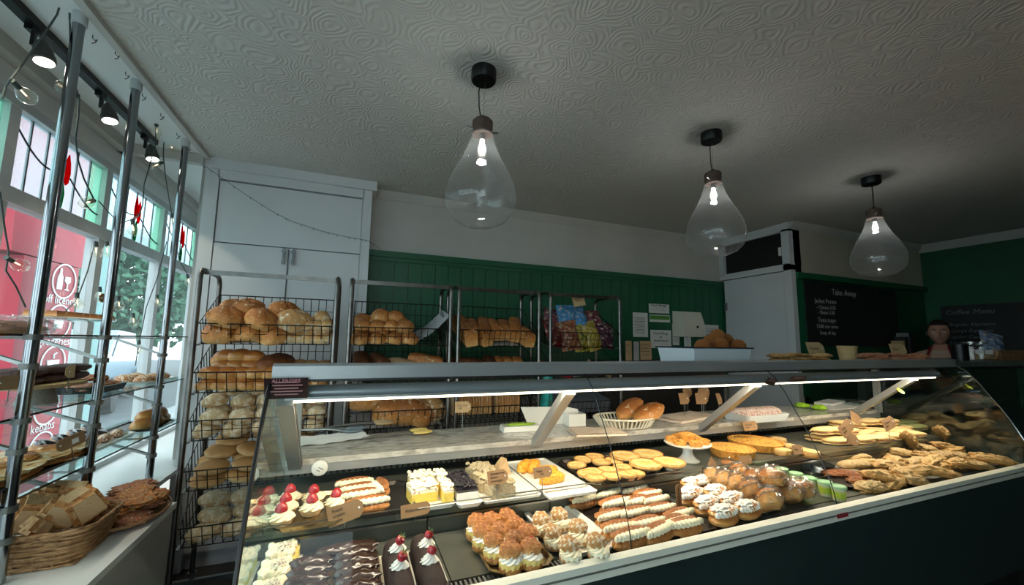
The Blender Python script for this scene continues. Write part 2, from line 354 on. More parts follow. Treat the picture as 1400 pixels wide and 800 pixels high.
for i in range(len(edges)-1):
    y0, y1 = edges[i]+.028, edges[i+1]-.028
    if y1-y0 < .2: continue
    far = i >= 6
    wn = struct('window_%d' % (i+1), B('glass_win', WX-.004, WX+.002, y0, y1, .63, 1.89))
    n = 6
    for k in range(n):
        a, b = y0+(y1-y0)*k/n, y0+(y1-y0)*(k+1)/n
        obj('leaded_pane', B('frost_green' if k == n-1 else 'frost', WX-.003, WX+.003, a+.002, b-.002, 1.957, 2.287), wn)
        if k: link('lead_bar', vbar, wn, loc=(WX, a, 0))
    if far:
        ym = y0+(y1-y0)*.52; zt = 2.15
        arc = [(WX+.004, y0+(ym-.04-y0)*t, 2.24-.12*math.sin(t*PI*.62)) for t in [j/10 for j in range(11)]]
        arc2 = [(WX+.004, ym+.05+(y1-ym-.05)*t, 2.13-.11*math.sin(t*PI*.5)) for t in [j/10 for j in range(11)]]
        obj('lead_curve', G().use('lead').tube(arc, .004, 6), wn); obj('lead_curve', G().use('lead').tube(arc2, .004, 6), wn)
        pet = [(0, .11), (.03, .07), (.045, .02), (.03, -.03), (0, -.045), (-.03, -.03), (-.045, .02), (-.03, .07)]
        fr = lambda a, b, c: (WX+c, ym+a, zt+b)
        obj('red_petal', G().use('frost_red').prism([(p[0]*.5-.02, p[1]) for p in pet], .004, .009, fr), wn); obj('red_petal', G().use('frost_red').prism([(p[0]*.5+.02, p[1]-.02) for p in pet], .004, .009, fr), wn)
        leaf = [(0, -.05), (.018, -.11), (.012, -.17), (0, -.2), (-.012, -.17), (-.018, -.11)]
        obj('green_leaf', G().use('leafglass').prism(leaf, .004, .009, fr), wn)
# window ledge with boxed front
struct('window_ledge', B('bay_white', WX, -.715, -2.2, 2.36, .575, .6)); struct('window_ledge_far', B('bay_white', WX, -.9, 2.36, 4.65, .575, .6)); struct('wall_ledge_front', B('wallwhite', -.76, -.73, -2.2, 2.36, 0, .575))
struct('trim_13', B('wallwhite', WX, -.93, 2.93, 2.98, 2.44, 2.5))
# built-in cupboard
c = thing('built_in_cupboard', 'tall white built-in cupboard with double doors beside the window', 'cupboard', (0, 0, 0))
obj('side_stile', B('gloss_white', -.93, -.855, 2.98, 3.15, 0, 2.5), c); obj('side_stile', B('gloss_white', .015, .075, 2.98, 3.15, 0, 2.44), c); obj('back_panel', B('gloss_white', -.86, .02, 3.02, 3.15, 0, 2.5), c)
obj('cornice', B('gloss_white', -.935, .105, 2.955, 3.15, 2.435, 2.5), c); obj('top_rail', B('gloss_white', -.86, .02, 2.98, 3.02, 2.375, 2.44), c)
obj('upper_panel', B('gloss_white', -.85, .012, 2.99, 3.02, 1.965, 2.365), c)
for s, (a, b) in enumerate(((-.85, -.436), (-.424, .012))):
    dd = obj('door', B('gloss_white', a, b, 2.985, 3.02, .1, 1.955), c)
    hx = b-.022 if s == 0 else a+.022
    obj('handle', G().use('chrome').box((hx, 2.97, 1.90), (.012, .022, .1)).box((hx, 2.962, 1.93), (.022, .008, .02)).box((hx, 2.962, 1.86), (.018, .008, .03)), dd)
# wire of unlit fairy lights over the cupboard
pts = []
for px, py in [(272, 222), (296, 238), (330, 262), (370, 288), (400, 303), (440, 316), (470, 323), (492, 327), (503, 329), (513, 335), (521, 341)]: pts.append(P(px, py, y=2.95 if px < 505 else 3.05))
fl = tag(obj('fairy_light_wire', G().use('cable').tube(pts, .0016, 5)), 'thin unlit fairy light wire drooping across the white cupboard', 'string lights')
for i in range(len(pts)-2):
    for t in (.3, .7):
        q = pts[i].lerp(pts[i+1], t); obj('fairy_bulb', G().use('cable').cyl(q, q+Vector((.003, -.004, -.014)), .0022, .0012, 5), fl)

# ---------------------------------------------------------------- ceiling pendants
prof = [(.045, .0), (.05, -.03), (.062, -.07), (.085, -.12), (.11, -.165), (.133, -.215), (.145, -.265), (.144, -.305), (.13, -.345), (.10, -.375), (.06, -.392), (.02, -.398), (0.001, -.399)]
for i, (x, lb) in enumerate(((.455, 'large clear teardrop glass pendant nearest the window'), (1.75, 'middle one of the three teardrop glass pendants'), (3.21, 'teardrop glass pendant above the far right counter end'))):
    t = thing('pendant_lamp', lb, 'pendant lamp', (x, 1.505, CEIL), .3*i, 'glass pendants over the counter')
    obj('ceiling_rose', G().use('blackmetal').lathe([(.0, 0), (.053, 0), (.053, -.045), (.049, -.05), (0, -.05)][::-1], 32), t)
    obj('cord', G().use('black').tube([(-.012, 0, -.05), (-.02, 0, -.1), (-.017, 0, -.17), (-.008, 0, -.215)], .0028, 6), t)
    obj('suspension_wire', G().use('steel').tube([(.008, 0, -.05), (.003, 0, -.21)], .0008, 4), t)
    cp = obj('lamp_cap', G().use(mat('dark_wood_cap', ['4a3830', '5c473c'], rough=.5)).lathe([(0, -.288), (.041, -.288), (.043, -.232), (.034, -.222), (.012, -.22), (.009, -.205), (0, -.205)], 24), t)
    obj('screw', G().use('steel').cyl((.04, 0, -.27), (.068, 0, -.265), .005, n=8), cp); obj('screw', G().use('steel').cyl((-.04, 0, -.27), (-.068, 0, -.265), .005, n=8), cp)
    obj('glass_shade', G().use('bulbglass').lathe([(r, z-.283) for r, z in prof][::-1], 40), t)
    obj('bulb', G().use('lamp_on').lathe([(0, -.375), (.010, -.372), (.016, -.357), (.015, -.342), (.010, -.325), (.009, -.31)], 16), t)
    obj('bulb_holder', G().use('black').cyl((0, 0, -.31), (0, 0, -.288), .013), t)
    lamp('pendant_light', 'POINT', (0, 0, -.40), .9, (1, .98, .95), parent=t, shadow_soft_size=.02)

# ---------------------------------------------------------------- track of spotlights in the window bay
t = thing('spotlight_track', 'black ceiling track with lit grey spotlights along the window', 'track light', (-1.14, 0, CEIL))
obj('track_rail', B('blackmetal', -.018, .018, -.6, 2.83, -.03, 0), t)
M['spotgrey'] = mat('ribbed_grey_metal', '4c4b49', rough=.4, metal=.5)
for y in (.55, 1.05, 1.56, 1.88, 2.30, 2.72):
    a = obj('spot_head', G().use('spotgrey').lathe([(0, 0), (.012, -.003), (.022, -.02), (.027, -.045), (.026, -.06), (.031, -.064), (.031, -.085), (.027, -.088)][::-1], 18), t, loc=(.03, y, -.075), rot=(-.12, -.22, 0))
    obj('spot_arm', G().use('blackmetal').bb(-.012, .012, y-.02, y+.02, -.05, -.03).bb(.0, .012, y-.006, y+.006, -.1, -.04), t)
    obj('spot_lens', G().use('lamp_on').lathe([(0, -.0895), (.0265, -.0895)], 16), a)
    lamp('spot_light', 'SPOT', (.045, y, -.175), 4, (1, .85, .65), parent=t, aim=(.15, .05, -1), spot_size=1.3, shadow_soft_size=.03)

# ---------------------------------------------------------------- festoon of clear bulbs in the window
M['clearbulb'] = glass_mat('small_bulb_glass', (.98, .96, .9), base=.08, gain=.7)
def festoon(ptsl, bulbs, label):
    o = obj('string_lights', G().use('cable').tube(ptsl, .0028, 6)); tag(o, label, 'string lights')
    for q, dr in bulbs:
        q = Vector(q); dr = Vector(dr).normalized(); k = .028
        h = obj('bulb_socket', G().use('cable').cyl(q, q+dr*.028, .0085, n=10), o)
        z = Vector((0, 0, 1)).rotation_difference(dr).to_matrix().to_4x4(); g = G().use('clearbulb'); g.T = Matrix.Translation(q+dr*.026) @ z
        g.lathe([(.009, 0), (.017, .011), (.024, .029), (.024, .041), (.015, .055), (.001, .060)], 16)
        b = obj('small_bulb', g, o); g2 = G().use('warmbulb').cyl(q+dr*.036, q+dr*.058, .0022, n=6); obj('filament', g2, b)
def fp(L, x): return [P(px, py, x=x) for px, py in L]
festoon(fp([(84, 0), (78, 20), (58, 50), (35, 82), (15, 108)], -1.02)+fp([(8, 118), (3, 135)], -1.05), [(P(84, 4, x=-1.02), (.2, .6, -.2)), (P(16, 110, x=-1.05), (.1, .9, -.3))], 'green cable with clear bulb hanging at the top left corner')
festoon(fp([(95, 12), (96, 45), (97, 80), (102, 115), (108, 135), (107, 160), (103, 190), (107, 220), (115, 245), (128, 272)], -1.0), [(P(106, 131, x=-1.0), (-.1, -.9, -.1)), (P(128, 274, x=-1.0), (.1, -.8, -.4))], 'cable with clear bulbs hanging down behind the nearest shelf pole')
festoon(fp([(214, 165), (212, 200), (205, 225), (197, 252), (195, 280)], -1.05)+fp([(190, 296), (180, 300)], -1.08), [(P(214, 166, x=-1.05), (0, .2, -1)), (P(181, 300, x=-1.08), (.1, .2, -1))], 'looped cable with a bulb between second and third shelf poles')
festoon(fp([(218, 158), (226, 170), (223, 210), (226, 240), (234, 290), (238, 320), (245, 355), (256, 375)], -1.1), [(P(226, 190, x=-1.1), (.2, .5, -.3)), (P(237, 292, x=-1.1), (0, .1, -1)), (P(256, 375, x=-1.1), (.2, .2, -1)), (P(222, 222, x=-1.1), (-.2, -.5, -.5))], 'cable with bulbs hanging beside the third shelf pole')
festoon(fp([(0, 262), (6, 310), (12, 345), (8, 370), (22, 392), (35, 420)], -1.2), [(P(8, 352, x=-1.2), (.1, .6, -.2))], 'cable with one bulb hanging against the window at far left')
festoon(fp([(135, 275), (150, 292), (165, 305), (180, 300), (190, 292)], -1.22), [(P(131, 330, x=-1.25), (.1, .1, -1)), (P(146, 330, x=-1.25), (.1, .1, -1))], 'short cable swag with bulbs against the first window post')
festoon(fp([(130, 330), (120, 370), (105, 410), (85, 430), (62, 440)], -1.28), [(P(105, 400, x=-1.28), (.1, .1, -1)), (P(136, 392, x=-1.28), (.1, .1, -1)), (P(162, 405, x=-1.28), (.1, .1, -1))], 'white flex with bulbs hanging before the red sign')
festoon(fp([(228, 330), (215, 380), (200, 420), (190, 470), (185, 500)], -1.28), [(P(190, 465, x=-1.28), (.1, .1, -1)), (P(182, 428, x=-1.28), (.1, .1, -1)), (P(215, 403, x=-1.28), (.1, .1, -1)), (P(228, 448, x=-1.28), (.1, .1, -1))], 'flex with bulbs hanging before the tree in the window')

# ---------------------------------------------------------------- outside
tag(struct('pavement', B(mat('grey_pavement', ['82888b', '8d9396'], rough=.7, scale=3), -3.2, WX-.07, -6, 16, -.1, 0)), None)
tag(struct('road', B(mat('grey_road', ['4a5156', '565e62'], rough=.75, scale=2), -30, -3.2, -14, 30, -.14, -.04)), None)
t = thing('sign_pillar', 'tall red roadside sign pillar listing off licence and groceries', 'sign', (-2.2, 0, 0))
SX = 0
def sgn(poly, th, m): return G().use(m).prism(poly, -th, 0, lambda a, b, c: (c, a, b))
obj('sign_body', sgn([(3.93, 0), (4.5, 0), (4.47, 1.92), (3.86, 1.92)], .22, 'red_sign'), t)
obj('sign_head', sgn([(3.74, 1.93), (4.5, 1.93), (4.52, 2.9), (3.66, 2.9)], .24, 'red_sign'), t)
def ring(cy_, cz, r): return G().use('sign_white').lathe([(r, 0), (r+.012, 0), (r+.012, .004), (r, .004), (r, 0)], 40, ring=True)
def facing(me, y, z, nm='sign_lettering'):      # lay a flat mesh on the face of the pillar that looks into the shop
    return link(nm, me, t, loc=(.003, y, z), rot=(PI/2, 0, PI/2))
for k, (zc, s) in enumerate(((1.79, 'off licence'), (1.46, 'groceries'), (1.13, 'snacks'), (.80, 'kebabs'), (.47, 'drinks'))):
    facing(ring(0, 0, .13).mesh('sign_ring'), 4.30, zc, 'sign_ring'); facing(text_mesh(s, .095, 'sign_white'), 4.29, zc-.155)
fr = lambda a, b, c: (c, a, b)
b_ = G().use('sign_white').prism([(4.220, 1.72), (4.280, 1.72), (4.280, 1.82), (4.260, 1.85), (4.260, 1.89), (4.240, 1.89), (4.240, 1.85), (4.220, 1.82)], .001, .006, fr); obj('bottle_icon', b_, t)
b_ = G().use('sign_white').prism([(4.310, 1.72), (4.370, 1.72), (4.345, 1.735), (4.345, 1.77), (4.375, 1.79), (4.370, 1.83), (4.310, 1.83), (4.305, 1.79), (4.335, 1.77), (4.335, 1.735)], .001, .006, fr); obj('wine_glass_icon', b_, t)
b_ = G().use('sign_white').prism([(4.240, 1.50), (4.360, 1.50), (4.345, 1.41), (4.255, 1.41)], .001, .006, fr); obj('basket_icon', b_, t)
b_ = G().use('sign_white').prism([(4.230, 1.16), (4.370, 1.16), (4.350, 1.05), (4.250, 1.05)], .001, .006, fr).tube([(.004, 4.30, 1.17), (.004, 4.295, 1.2), (.004, 4.33, 1.215)], .006, 5); obj('cup_icon', b_, t)
M['greenpost'] = mat('pale_turquoise_post', '9fd6d6', rough=.5)
tag(obj('shopfront_post', B('greenpost', -2.0, -1.9, 4.1, 4.22, 0, 3)), 'pale turquoise post standing beside the red sign', 'post')
M['bark'] = mat('tree_bark', ['3b3227', '54483a'], rough=.9, scale=20); M['leaf'] = mat('tree_leaves', ['2f5a44', '41745a', '24463a'], rough=.6, scale=3)
def tree(loc, h, r, label, seed):
    R_ = random.Random(seed); t = thing('tree', label, 'tree', loc, 0, None)
    obj('trunk', G().use('bark').tube([(0, 0, 0), (.1, 0, h*.3), (0, .1, h*.6)], .18, 8, taper=[1, .8, .5]), t)
    g = G().use('leaf')
    for k in range(7000):
        a, b = R_.random()*2*PI, math.acos(R_.uniform(-1, 1)); q = r*(R_.uniform(.55, 1.05)+.25*noise.noise(Vector((math.cos(a)*1.7, math.sin(a)*1.7, b*1.6+seed))))
        p = Vector((q*math.sin(b)*math.cos(a), q*math.sin(b)*math.sin(a), h*.62+q*math.cos(b)*.8)); s = R_.uniform(.08, .17)
        e1 = Vector((R_.uniform(-1, 1), R_.uniform(-1, 1), R_.uniform(-1, 1))).normalized()*s; e2 = e1.orthogonal().normalized()*s*.6
        g.add([p-e1, p+e2, p+e1, p-e2], [(0, 1, 2, 3)])
    tag(obj('foliage', g, t, smooth=0), None, None, None, 'stuff')
tree((-7.3, 16.5, 0), 4.6, 2.5, 'large leafy green tree across the road seen through the window', 3)
tree((-3.0, 20.5, 0), 4.6, 2.2, 'smaller leafy tree seen at the right end of the window', 5)
tree((-11.6, 11.0, 0), 3.4, 1.5, 'low bushy tree behind the parked blue car', 8)
cbody = mat('pale_blue_car_paint', '5f86a0', rough=.25, coat=.6)
t = thing('car', 'pale blue car parked on the road beyond the window', 'car', (-5.2, 10.6, -.04), .25)
side = [(-2.1, .3), (2.1, .3), (2.15, .75), (1.2, .95), (.65, 1.45), (-1.2, 1.5), (-1.9, 1.0), (-2.15, .9)]
obj('body', G().use(cbody).prism(side, -.85, .85, lambda a, b, c: (c, a, b)), t)
M['carglass'] = mat('dark_car_glass', '20303a', rough=.1, coat=.5)
obj('side_window', G().use('carglass').prism([(.95, 1.0), (.55, 1.38), (-1.1, 1.42), (-1.5, 1.02)], .852, .862, lambda a, b, c: (c, a, b)), t)
obj('windscreen', G().use('carglass').prism([(1.16, 1.0), (.67, 1.44), (.63, 1.42), (1.1, .97)], -.75, .75, lambda a, b, c: (c, a, b)), t)
for a in (-1.3, 1.35):
    for s in (-.83, .83): obj('wheel', G().use('black').cyl((s-.09, a, .32), (s+.09, a, .32), .32, n=24), t)
t = thing('house', 'pale grey house across the road at the far left', 'house', (-9, 6.5, 0))
M['render'] = mat('pale_grey_render', ['b9c2c8', 'c4ccd1'], rough=.8); M['slate'] = mat('slate_roof', ['7d8a94', '8c99a3'], rough=.6, scale=10, stretch=(1, 1, 12))
obj('wall', B('render', -3, 0, -4.5, 3.2, 0, 2.6), t); obj('roof', G().use('slate').prism([(.3, 2.5), (-1.5, 4.1), (-3.3, 2.5)], -4.8, 3.4, lambda a, b, c: (a, c, b)), t)
obj('window', B('carglass', 0, .02, -1.2, 0, 1, 2), t); obj('window', B('carglass', 0, .02, 1.2, 2.4, 1, 2), t); obj('door', B('dark', 0, .03, .2, .95, 0, 2), t)
# ================================================================ the serve-over display counter
XL, XR = -.19, 3.26; ZD, ZT = .765, .838         # ends, deck height, upper tier height
T = thing('display_counter', 'long glass-fronted refrigerated bakery counter on a dark base', 'display counter', (0, 0, 0))
def part(n, g, p=None, **k): return obj(n, g, p or T, **k)
part('top_shelf', B('alu', XL, XR, 1.235, 1.62, 1.252, 1.27)); part('top_rail', G().use('alu').prism([(1.2, 1.251), (1.2, 1.286), (1.206, 1.292), (1.23, 1.292), (1.235, 1.286), (1.235, 1.251)], XL, XR, lambda a, b, c: (c, a, b))); part('top_trim', B('black', XL, XR, 1.203, 1.22, 1.244, 1.252))
can = G().use('canopy').tube([(XL+.03, 1.262, 1.209), (XR-.1, 1.262, 1.209)], .021, 20); part('lamp_canopy', can)
part('led_strip', B('led', XL+.05, XR-.17, 1.232, 1.244, 1.186, 1.193))
part('led_channel', B('alu', XL+.03, XR-.12, 1.23, 1.30, 1.193, 1.2))
for k in range(3):
    x0 = XL+.1+k*1.12; lamp('counter_strip_light', 'AREA', (x0+.52, 1.245, 1.18), 3.3, (1, .86, .64), parent=T, shape='RECTANGLE', size=1.1, size_y=.02, aim=(0, .16, -1))
# lower deck: removable deck plates, with the seams the photo shows
xs = [XL, .26, .66, 1.06, 1.46, 1.86, 2.26, 2.66, XR]
for a, b in zip(xs, xs[1:]): part('deck_plate', B('deck', a+.0015, b-.0015, 1.035, 1.3, ZD-.006, ZD))
g = G().use('steel_dark').bb(XL, XR, .985, 1.035, ZD-.02, ZD-.012)
k = XL
while k < XR-.005: g.bb(k, k+.006, .99, 1.03, ZD-.012, ZD-.001); k += .012
part('air_grille', g); part('grille_lip', B('steel', XL, XR, .976, .988, ZD-.02, ZD+.006))
rx = [XL, .245, .67, 1.1, 1.55, 2.0, 2.45, 2.9, XR]
for a, b in zip(rx, rx[1:]):
    r = part('riser_plate', B('deck', a+.002, b-.002, 1.3, 1.308, ZD, ZT-.025)); obj('lip', B('steel', a+.002, b-.002, 1.292, 1.302, ZT-.03, ZT-.024), r)
part('upper_tier', B('deck', XL, XR, 1.3, 1.76, ZT-.022, ZT-.002)); part('price_rail', G().use('glass_front').bb(XL, XR, 1.289, 1.2925, ZT-.02, ZT+.012)); part('rail_edge', B('steel', XL, XR, 1.288, 1.294, ZT+.012, ZT+.0145))
part('back_panel', B('deck', XL, XR, 1.75, 1.77, ZT, .93)); part('rear_fascia', B('alu', XL, XR, 1.59, 1.62, .895, .925))
g = G().use('blackmetal').bb(XL, XR, 1.634, 1.75, .875, .895); k = XL
g.use('deck')
while k < XR-.01: g.bb(k, k+.011, 1.62, 1.634, .874, .895); k += .021
part('air_vent', g)
part('marble_shelf', B('marble', XL+.0, XR, 1.585, 1.9, .925, .945)); part('rear_body', B('dark', XL, XR, 1.77, 1.9, .1, .92))
for x in (XL+.03, .72, 1.66, XR-.35):
    g = G().use('alu'); x1 = x+.03 if x < 0 else x+.07 if x < 2.5 else x+.3
    a = Vector((x, 1.25, 1.19)); b = Vector((x+(.0 if x < 0 else .03), 1.59, .925)); d_ = (b-a).normalized(); w_ = .04
    R_ = Matrix((Vector((1, 0, 0)), d_, Vector((1, 0, 0)).cross(d_))).transposed()
    o = part('strut', G().use('alu').box((a+b)/2, (w_, (b-a).length, .03), R_)); obj('strut_channel', G().use('steel_dark').box((a+b)/2+Vector((w_/2, 0, 0)), (.004, (b-a).length*.98, .012), R_), o)
part('end_frame', B('alu', XL+.01, XL+.04, 1.57, 1.6, .93, 1.25)); part('end_frame', B('alu', XR-.04, XR-.01, 1.57, 1.6, .93, 1.25))
# glass
prof_g = [(1.2, 1.252), (1.165, 1.225), (1.125, 1.168), (1.092, 1.108), (1.058, 1.05), (1.03, .995), (1.003, .932), (.98, .875), (.966, .82), (.962, .79)]
def pane(x0, x1):
    g = G().use('glass_front'); n = len(prof_g)
    for i in range(n-1):
        (y0, z0), (y1, z1) = prof_g[i], prof_g[i+1]
        g.add([(x0, y0, z0), (x1, y0, z0), (x1, y1, z1), (x0, y1, z1)], [(0, 1, 2, 3)])
    return g
def gtube(x, r, m='glass_edge'): return G().use(m).tube([(x, y, z) for y, z in prof_g], r, 6)
J = [XL, .752, 1.66, XR]
for a, b in zip(J, J[1:]):
    p_ = part('front_glass', pane(a+.0015, b-.0015)); obj('edge_seal', gtube(b-.0015 if b < XR else b-.002, .0016 if b < XR else .003, 'glass_edge' if b < XR else 'chrome'), p_)
part('end_seal', gtube(XL, .005, 'black'))
endp = [(y, z) for y, z in prof_g]+[(.99, .76), (1.9, .76), (1.9, .95), (1.62, 1.25)]
for x in (XL, XR): part('end_glass', G().use('glass_end').prism(endp, x-.003, x+.003, lambda a, b, c: (c, a, b)), smooth=0)
part('glass_clip', B('steel', XR-.02, XR+.03, 1.2, 1.27, 1.25, 1.285))
# base
M['strip'] = mat('pale_bumper_rail', ['dcdccb', 'e4e4d4'], rough=.35, scale=3)
part('bumper_rail', G().use('strip').prism([(.965, .788), (.945, .782), (.94, .745), (.96, .742)], XL, XR+.02, lambda a, b, c: (c, a, b))); part('bumper_groove', B('steel_dark', XL, XR+.02, .937, .943, .764, .766))
part('front_panel', B('teal', XL, XR+.02, .96, 1.0, .58, .742)); part('front_panel', B('teal', XL, XR+.02, .985, 1.02, .3, .574)); part('plinth', B('dark', XL, XR, 1.06, 1.7, 0, .3)); part('tank', B('dark', XL, XR, 1.0, 1.77, .3, .74))
M['label_red'] = mat('red_sticker', 'a01828', rough=.5); s_ = P(1151, 696, y=.941); part('red_sticker', B('label_red', s_.x-.03, s_.x+.03, .9385, .9415, .755, .768))
th = P(437, 640, y=1.585); g = G().use('white').lathe([(0, 0), (.026, 0), (.026, .006), (.022, .009), (0, .009)], 28); g.use('ink').box((.004, .002, .0097), (.018, .0015, .001)).box((0, -.008, .0097), (.012, .0015, .001))
o = link('thermometer', g.mesh('thermometer'), None, loc=(th.x, 1.588, th.z), rot=(PI/2, .5, 0)); tag(o, 'small round white dial thermometer under the marble shelf', 'thermometer')
# notices stuck on the glass
M['maroon'] = mat('maroon_notice', '2c1216', rough=.5); M['pinkink'] = mat('pale_pink_print', 'c88f97', rough=.6)
def notice(px, py, w_, h_, label, rows=5, rz=0, cr=.0):
    q = P(px, py, y=1.195); g = G().use('maroon').box((0, 0, 0), (w_, .002, h_)); g.use('pinkink')
    for r in range(rows): g.box((0, -.0015, h_*(.32-.15*r)), (w_*(.75 if r % 2 else .55), .001, h_*.045))
    o = link('notice', g.mesh('notice'), None, loc=(q.x, q.y-.004, q.z), rot=(.5, rz, 0)); tag(o, label, 'notice'); return o
n_ = notice(392, 531, .1, .062, 'maroon allergy notice with pink print at left counter corner'); link('lettering', text_mesh('ALLERGIES', .014, 'pinkink'), n_, loc=(0, -.0015, .024), rot=(PI/2, 0, 0))
notice(1053, 522, .055, .03, 'small maroon notice stuck on the middle glass joint', 2, .2); notice(1090, 518, .10, .025, 'wide maroon notice stuck right of the middle glass joint', 2)
o = tag(obj('sticker', G().use(mat('yellow_sticker', 'c8d020', rough=.5)).lathe([(0, 0), (.02, 0), (.02, .002), (0, .002)], 20)), 'round yellow sticker on the far right counter strut', 'sticker'); q = P(1222, 533, x=XR-.35-.0); o.location = P(1222, 534, y=1.33); o.location.y -= .03; o.rotation_euler = (.8, 0, 0)
# second dark counter beyond
t2 = thing('side_counter', 'dark second counter with glass front beyond the bakery display', 'counter', (0, 0, 0))
obj('top', B('steel_dark', XR+.08, RX-.3, 1.28, 1.75, 1.24, 1.272), t2); obj('front_glass', G().use('glass').add([(XR+.08, 1.3, 1.24), (RX-.3, 1.3, 1.24), (RX-.3, 1.02, .85), (XR+.08, 1.02, .85)], [(0, 1, 2, 3)]), t2)
obj('body', B('dark', XR+.08, RX-.3, 1.02, 1.75, 0, .84), t2); obj('back_panel', B('dark', XR+.08, RX-.3, 1.7, 1.75, .84, 1.24), t2); obj('inner_shelf', B('glass_shelf', XR+.1, RX-.32, 1.25, 1.7, 1.03, 1.038), t2)
FSC = 3.2
# ================================================================ materials of the food
M['crust'] = mat('golden_crust', [], rough=.55, scale=14, zcols=['d9a566', 'c98a45', 'ad6c2e', '8f5423'], zpos=[.1, .35, .65, .95], tint=.14, bump=.35, bscale=60, dust='dcc096', dust_at=.58, dust_scale=14)
M['crust_dark'] = mat('dark_crust', [], rough=.6, scale=14, zcols=['b27c48', '8f5a2c', '74431f', '5c3418'], zpos=[.1, .35, .65, .95], tint=.12, bump=.35, bscale=60)
M['crust_pale'] = mat('pale_bread_crust', [], rough=.65, scale=10, zcols=['e3c698', 'd8ae74', 'c4935a', 'b58550'], zpos=[.1, .35, .7, 1], tint=.1, bump=.3, bscale=50, dust='e2d3b6', dust_at=.52, dust_scale=9)
M['floury'] = mat('floured_bap_crust', [], rough=.8, scale=10, zcols=['b98e5e', 'bd9b6e', 'c9ad84', 'cbb48f'], zpos=[.05, .35, .7, 1], tint=.1, bump=.3, bscale=70, dust='e2d4b8', dust_at=.47, dust_scale=16)
M['bap_brown'] = mat('soft_brown_bap_crust', [], rough=.6, scale=7, zcols=['d8ba8a', 'cba26a', 'b3844e', 'ab7c49'], zpos=[.05, .3, .7, 1], tint=.1, bump=.2, bscale=50)
M['glazed'] = mat('glazed_roll_crust', [], rough=.3, scale=6, zcols=['e0b877', 'cf9550', 'ae6c30', '9a5a26'], zpos=[.05, .35, .7, 1], tint=.1, coat=.3)
M['crumb'] = mat('bread_crumb', ['e2c59c', 'd8b688'], rough=.9, scale=60, bump=.5, bscale=120)
M['choux'] = mat('choux_pastry', [], rough=.55, scale=20, zcols=['d2a568', 'b9783a', '8f5226'], zpos=[.1, .5, .95], tint=.12, bump=.9, bscale=50, dust='d9ab70', dust_at=.60)
M['cream'] = mat('whipped_cream', ['f1e6c0', 'f5edd2'], rough=.45, scale=20, sss=.0)
M['whitecream'] = mat('white_cream', ['eeeade', 'f4f1e8'], rough=.45, scale=20)
M['custard'] = mat('yellow_custard', ['e8c765', 'e9d185'], rough=.5, scale=20)
M['berry'] = mat('glazed_strawberry', ['a3121d', 'b51d2a', '8c0f18'], rough=.22, scale=20, coat=.6, bump=.4, bscale=90)
M['leafgreen'] = mat('strawberry_leaf', '3f6b2c', rough=.6)
M['choc'] = mat('dark_chocolate_icing', ['2e1a12', '3b2217'], rough=.25, scale=12, coat=.4, tint=.1)
M['gateau'] = mat('chocolate_flake_coating', ['24140f', '35201a', '1b0f0b'], rough=.7, scale=60, bump=.8, bscale=120)
M['pie'] = mat('pale_pie_pastry', [], rough=.6, scale=18, zcols=['bd8c4a', 'cfa560', 'dfc184', 'd2a557'], zpos=[0, .4, .8, 1], tint=.07, bump=.3, bscale=50)
M['pie_rim'] = mat('baked_pie_rim', ['b57c36', 'c8944a', 'a1672a'], rough=.6, scale=25)
M['foil'] = mat('foil_dish', ['aab0b3', 'c3c8ca'], rough=.25, metal=1, scale=60)
M['filling'] = mat('baked_egg_filling', ['e2b84f', 'c9872f', 'a4531f', 'e9cf7a'], rough=.45, scale=40, bump=.5)
M['tartcrust'] = mat('fluted_tart_crust', ['c98a3a', 'd79b45', 'b87730'], rough=.6, scale=20)
M['coconut'] = mat('toasted_meringue', ['f3e6c4', 'e2c48c', 'f6eed8'], rough=.8, scale=70, bump=1.0, bscale=120)
M['sponge'] = mat('yellow_sponge', ['e8c64e', 'efd772'], rough=.8, scale=60, bump=.5)
M['speckle'] = mat('icing_with_red_sprinkles', 'f0e8cc', rough=.6, scale=90, dust='8d2b2a', dust_at=.56, dust_scale=40)
M['greyspeckle'] = mat('cream_with_flakes', 'e6dcc2', rough=.7, scale=90, dust='71594d', dust_at=.5, dust_scale=60)
M['blackberry'] = mat('dark_berry_topping', ['120c16', '241a2a', '0d090f'], rough=.3, scale=60, bump=1.0, bscale=110, coat=.4)
M['orange'] = mat('orange_glazed_slice', ['d98a24', 'e9b23a', 'c8741e'], rough=.4, scale=30, bump=.4)
M['pastyseed'] = mat('seeded_pasty_crust', [], rough=.6, scale=10, zcols=['8f6f3f', 'b39460', 'c8ae7e'], tint=.14, bump=.8, bscale=50, dust='7a5228', dust_at=.57, dust_scale=40)
M['pasty'] = mat('golden_pasty_crust', [], rough=.55, scale=12, zcols=['9a7038', 'b98f52', 'cfb07a'], tint=.16, bump=.8, bscale=50, dust='8a5626', dust_at=.58, dust_scale=25)
M['flatbread'] = mat('flat_sandwich_bread', [], rough=.6, scale=12, zcols=['c9a25a', 'ddc187', 'e6cd95'], tint=.1, bump=.2)
M['quichetop'] = mat('browned_cheese_top', ['9c4a1c', 'd08d2f', 'e8c765', 'b5622a'], rough=.5, scale=30, bump=.6, bscale=60)
M['plastic_wrap'] = glass_mat('clear_plastic_wrap', (.93, .94, .94), base=.10, gain=.7, rough=.12, bump=.9, bscale=35, smear=.06)
M['scotch'] = mat('fried_breadcrumb', ['a2602a', 'b97535', '8c4e20'], rough=.8, scale=60, bump=1.0, bscale=110)
M['enamel'] = mat('pale_blue_white_enamel', 'ccd6dc', rough=.15, coat=.6); M['blue_rim'] = mat('dark_blue_enamel_rim', '20242e', rough=.2)
M['pinkbread'] = mat('iced_pastry_with_nuts', ['a2533a', 'c98d5f', '7c3a2a', 'd9b79a'], rough=.6, scale=30, bump=.8, bscale=70)
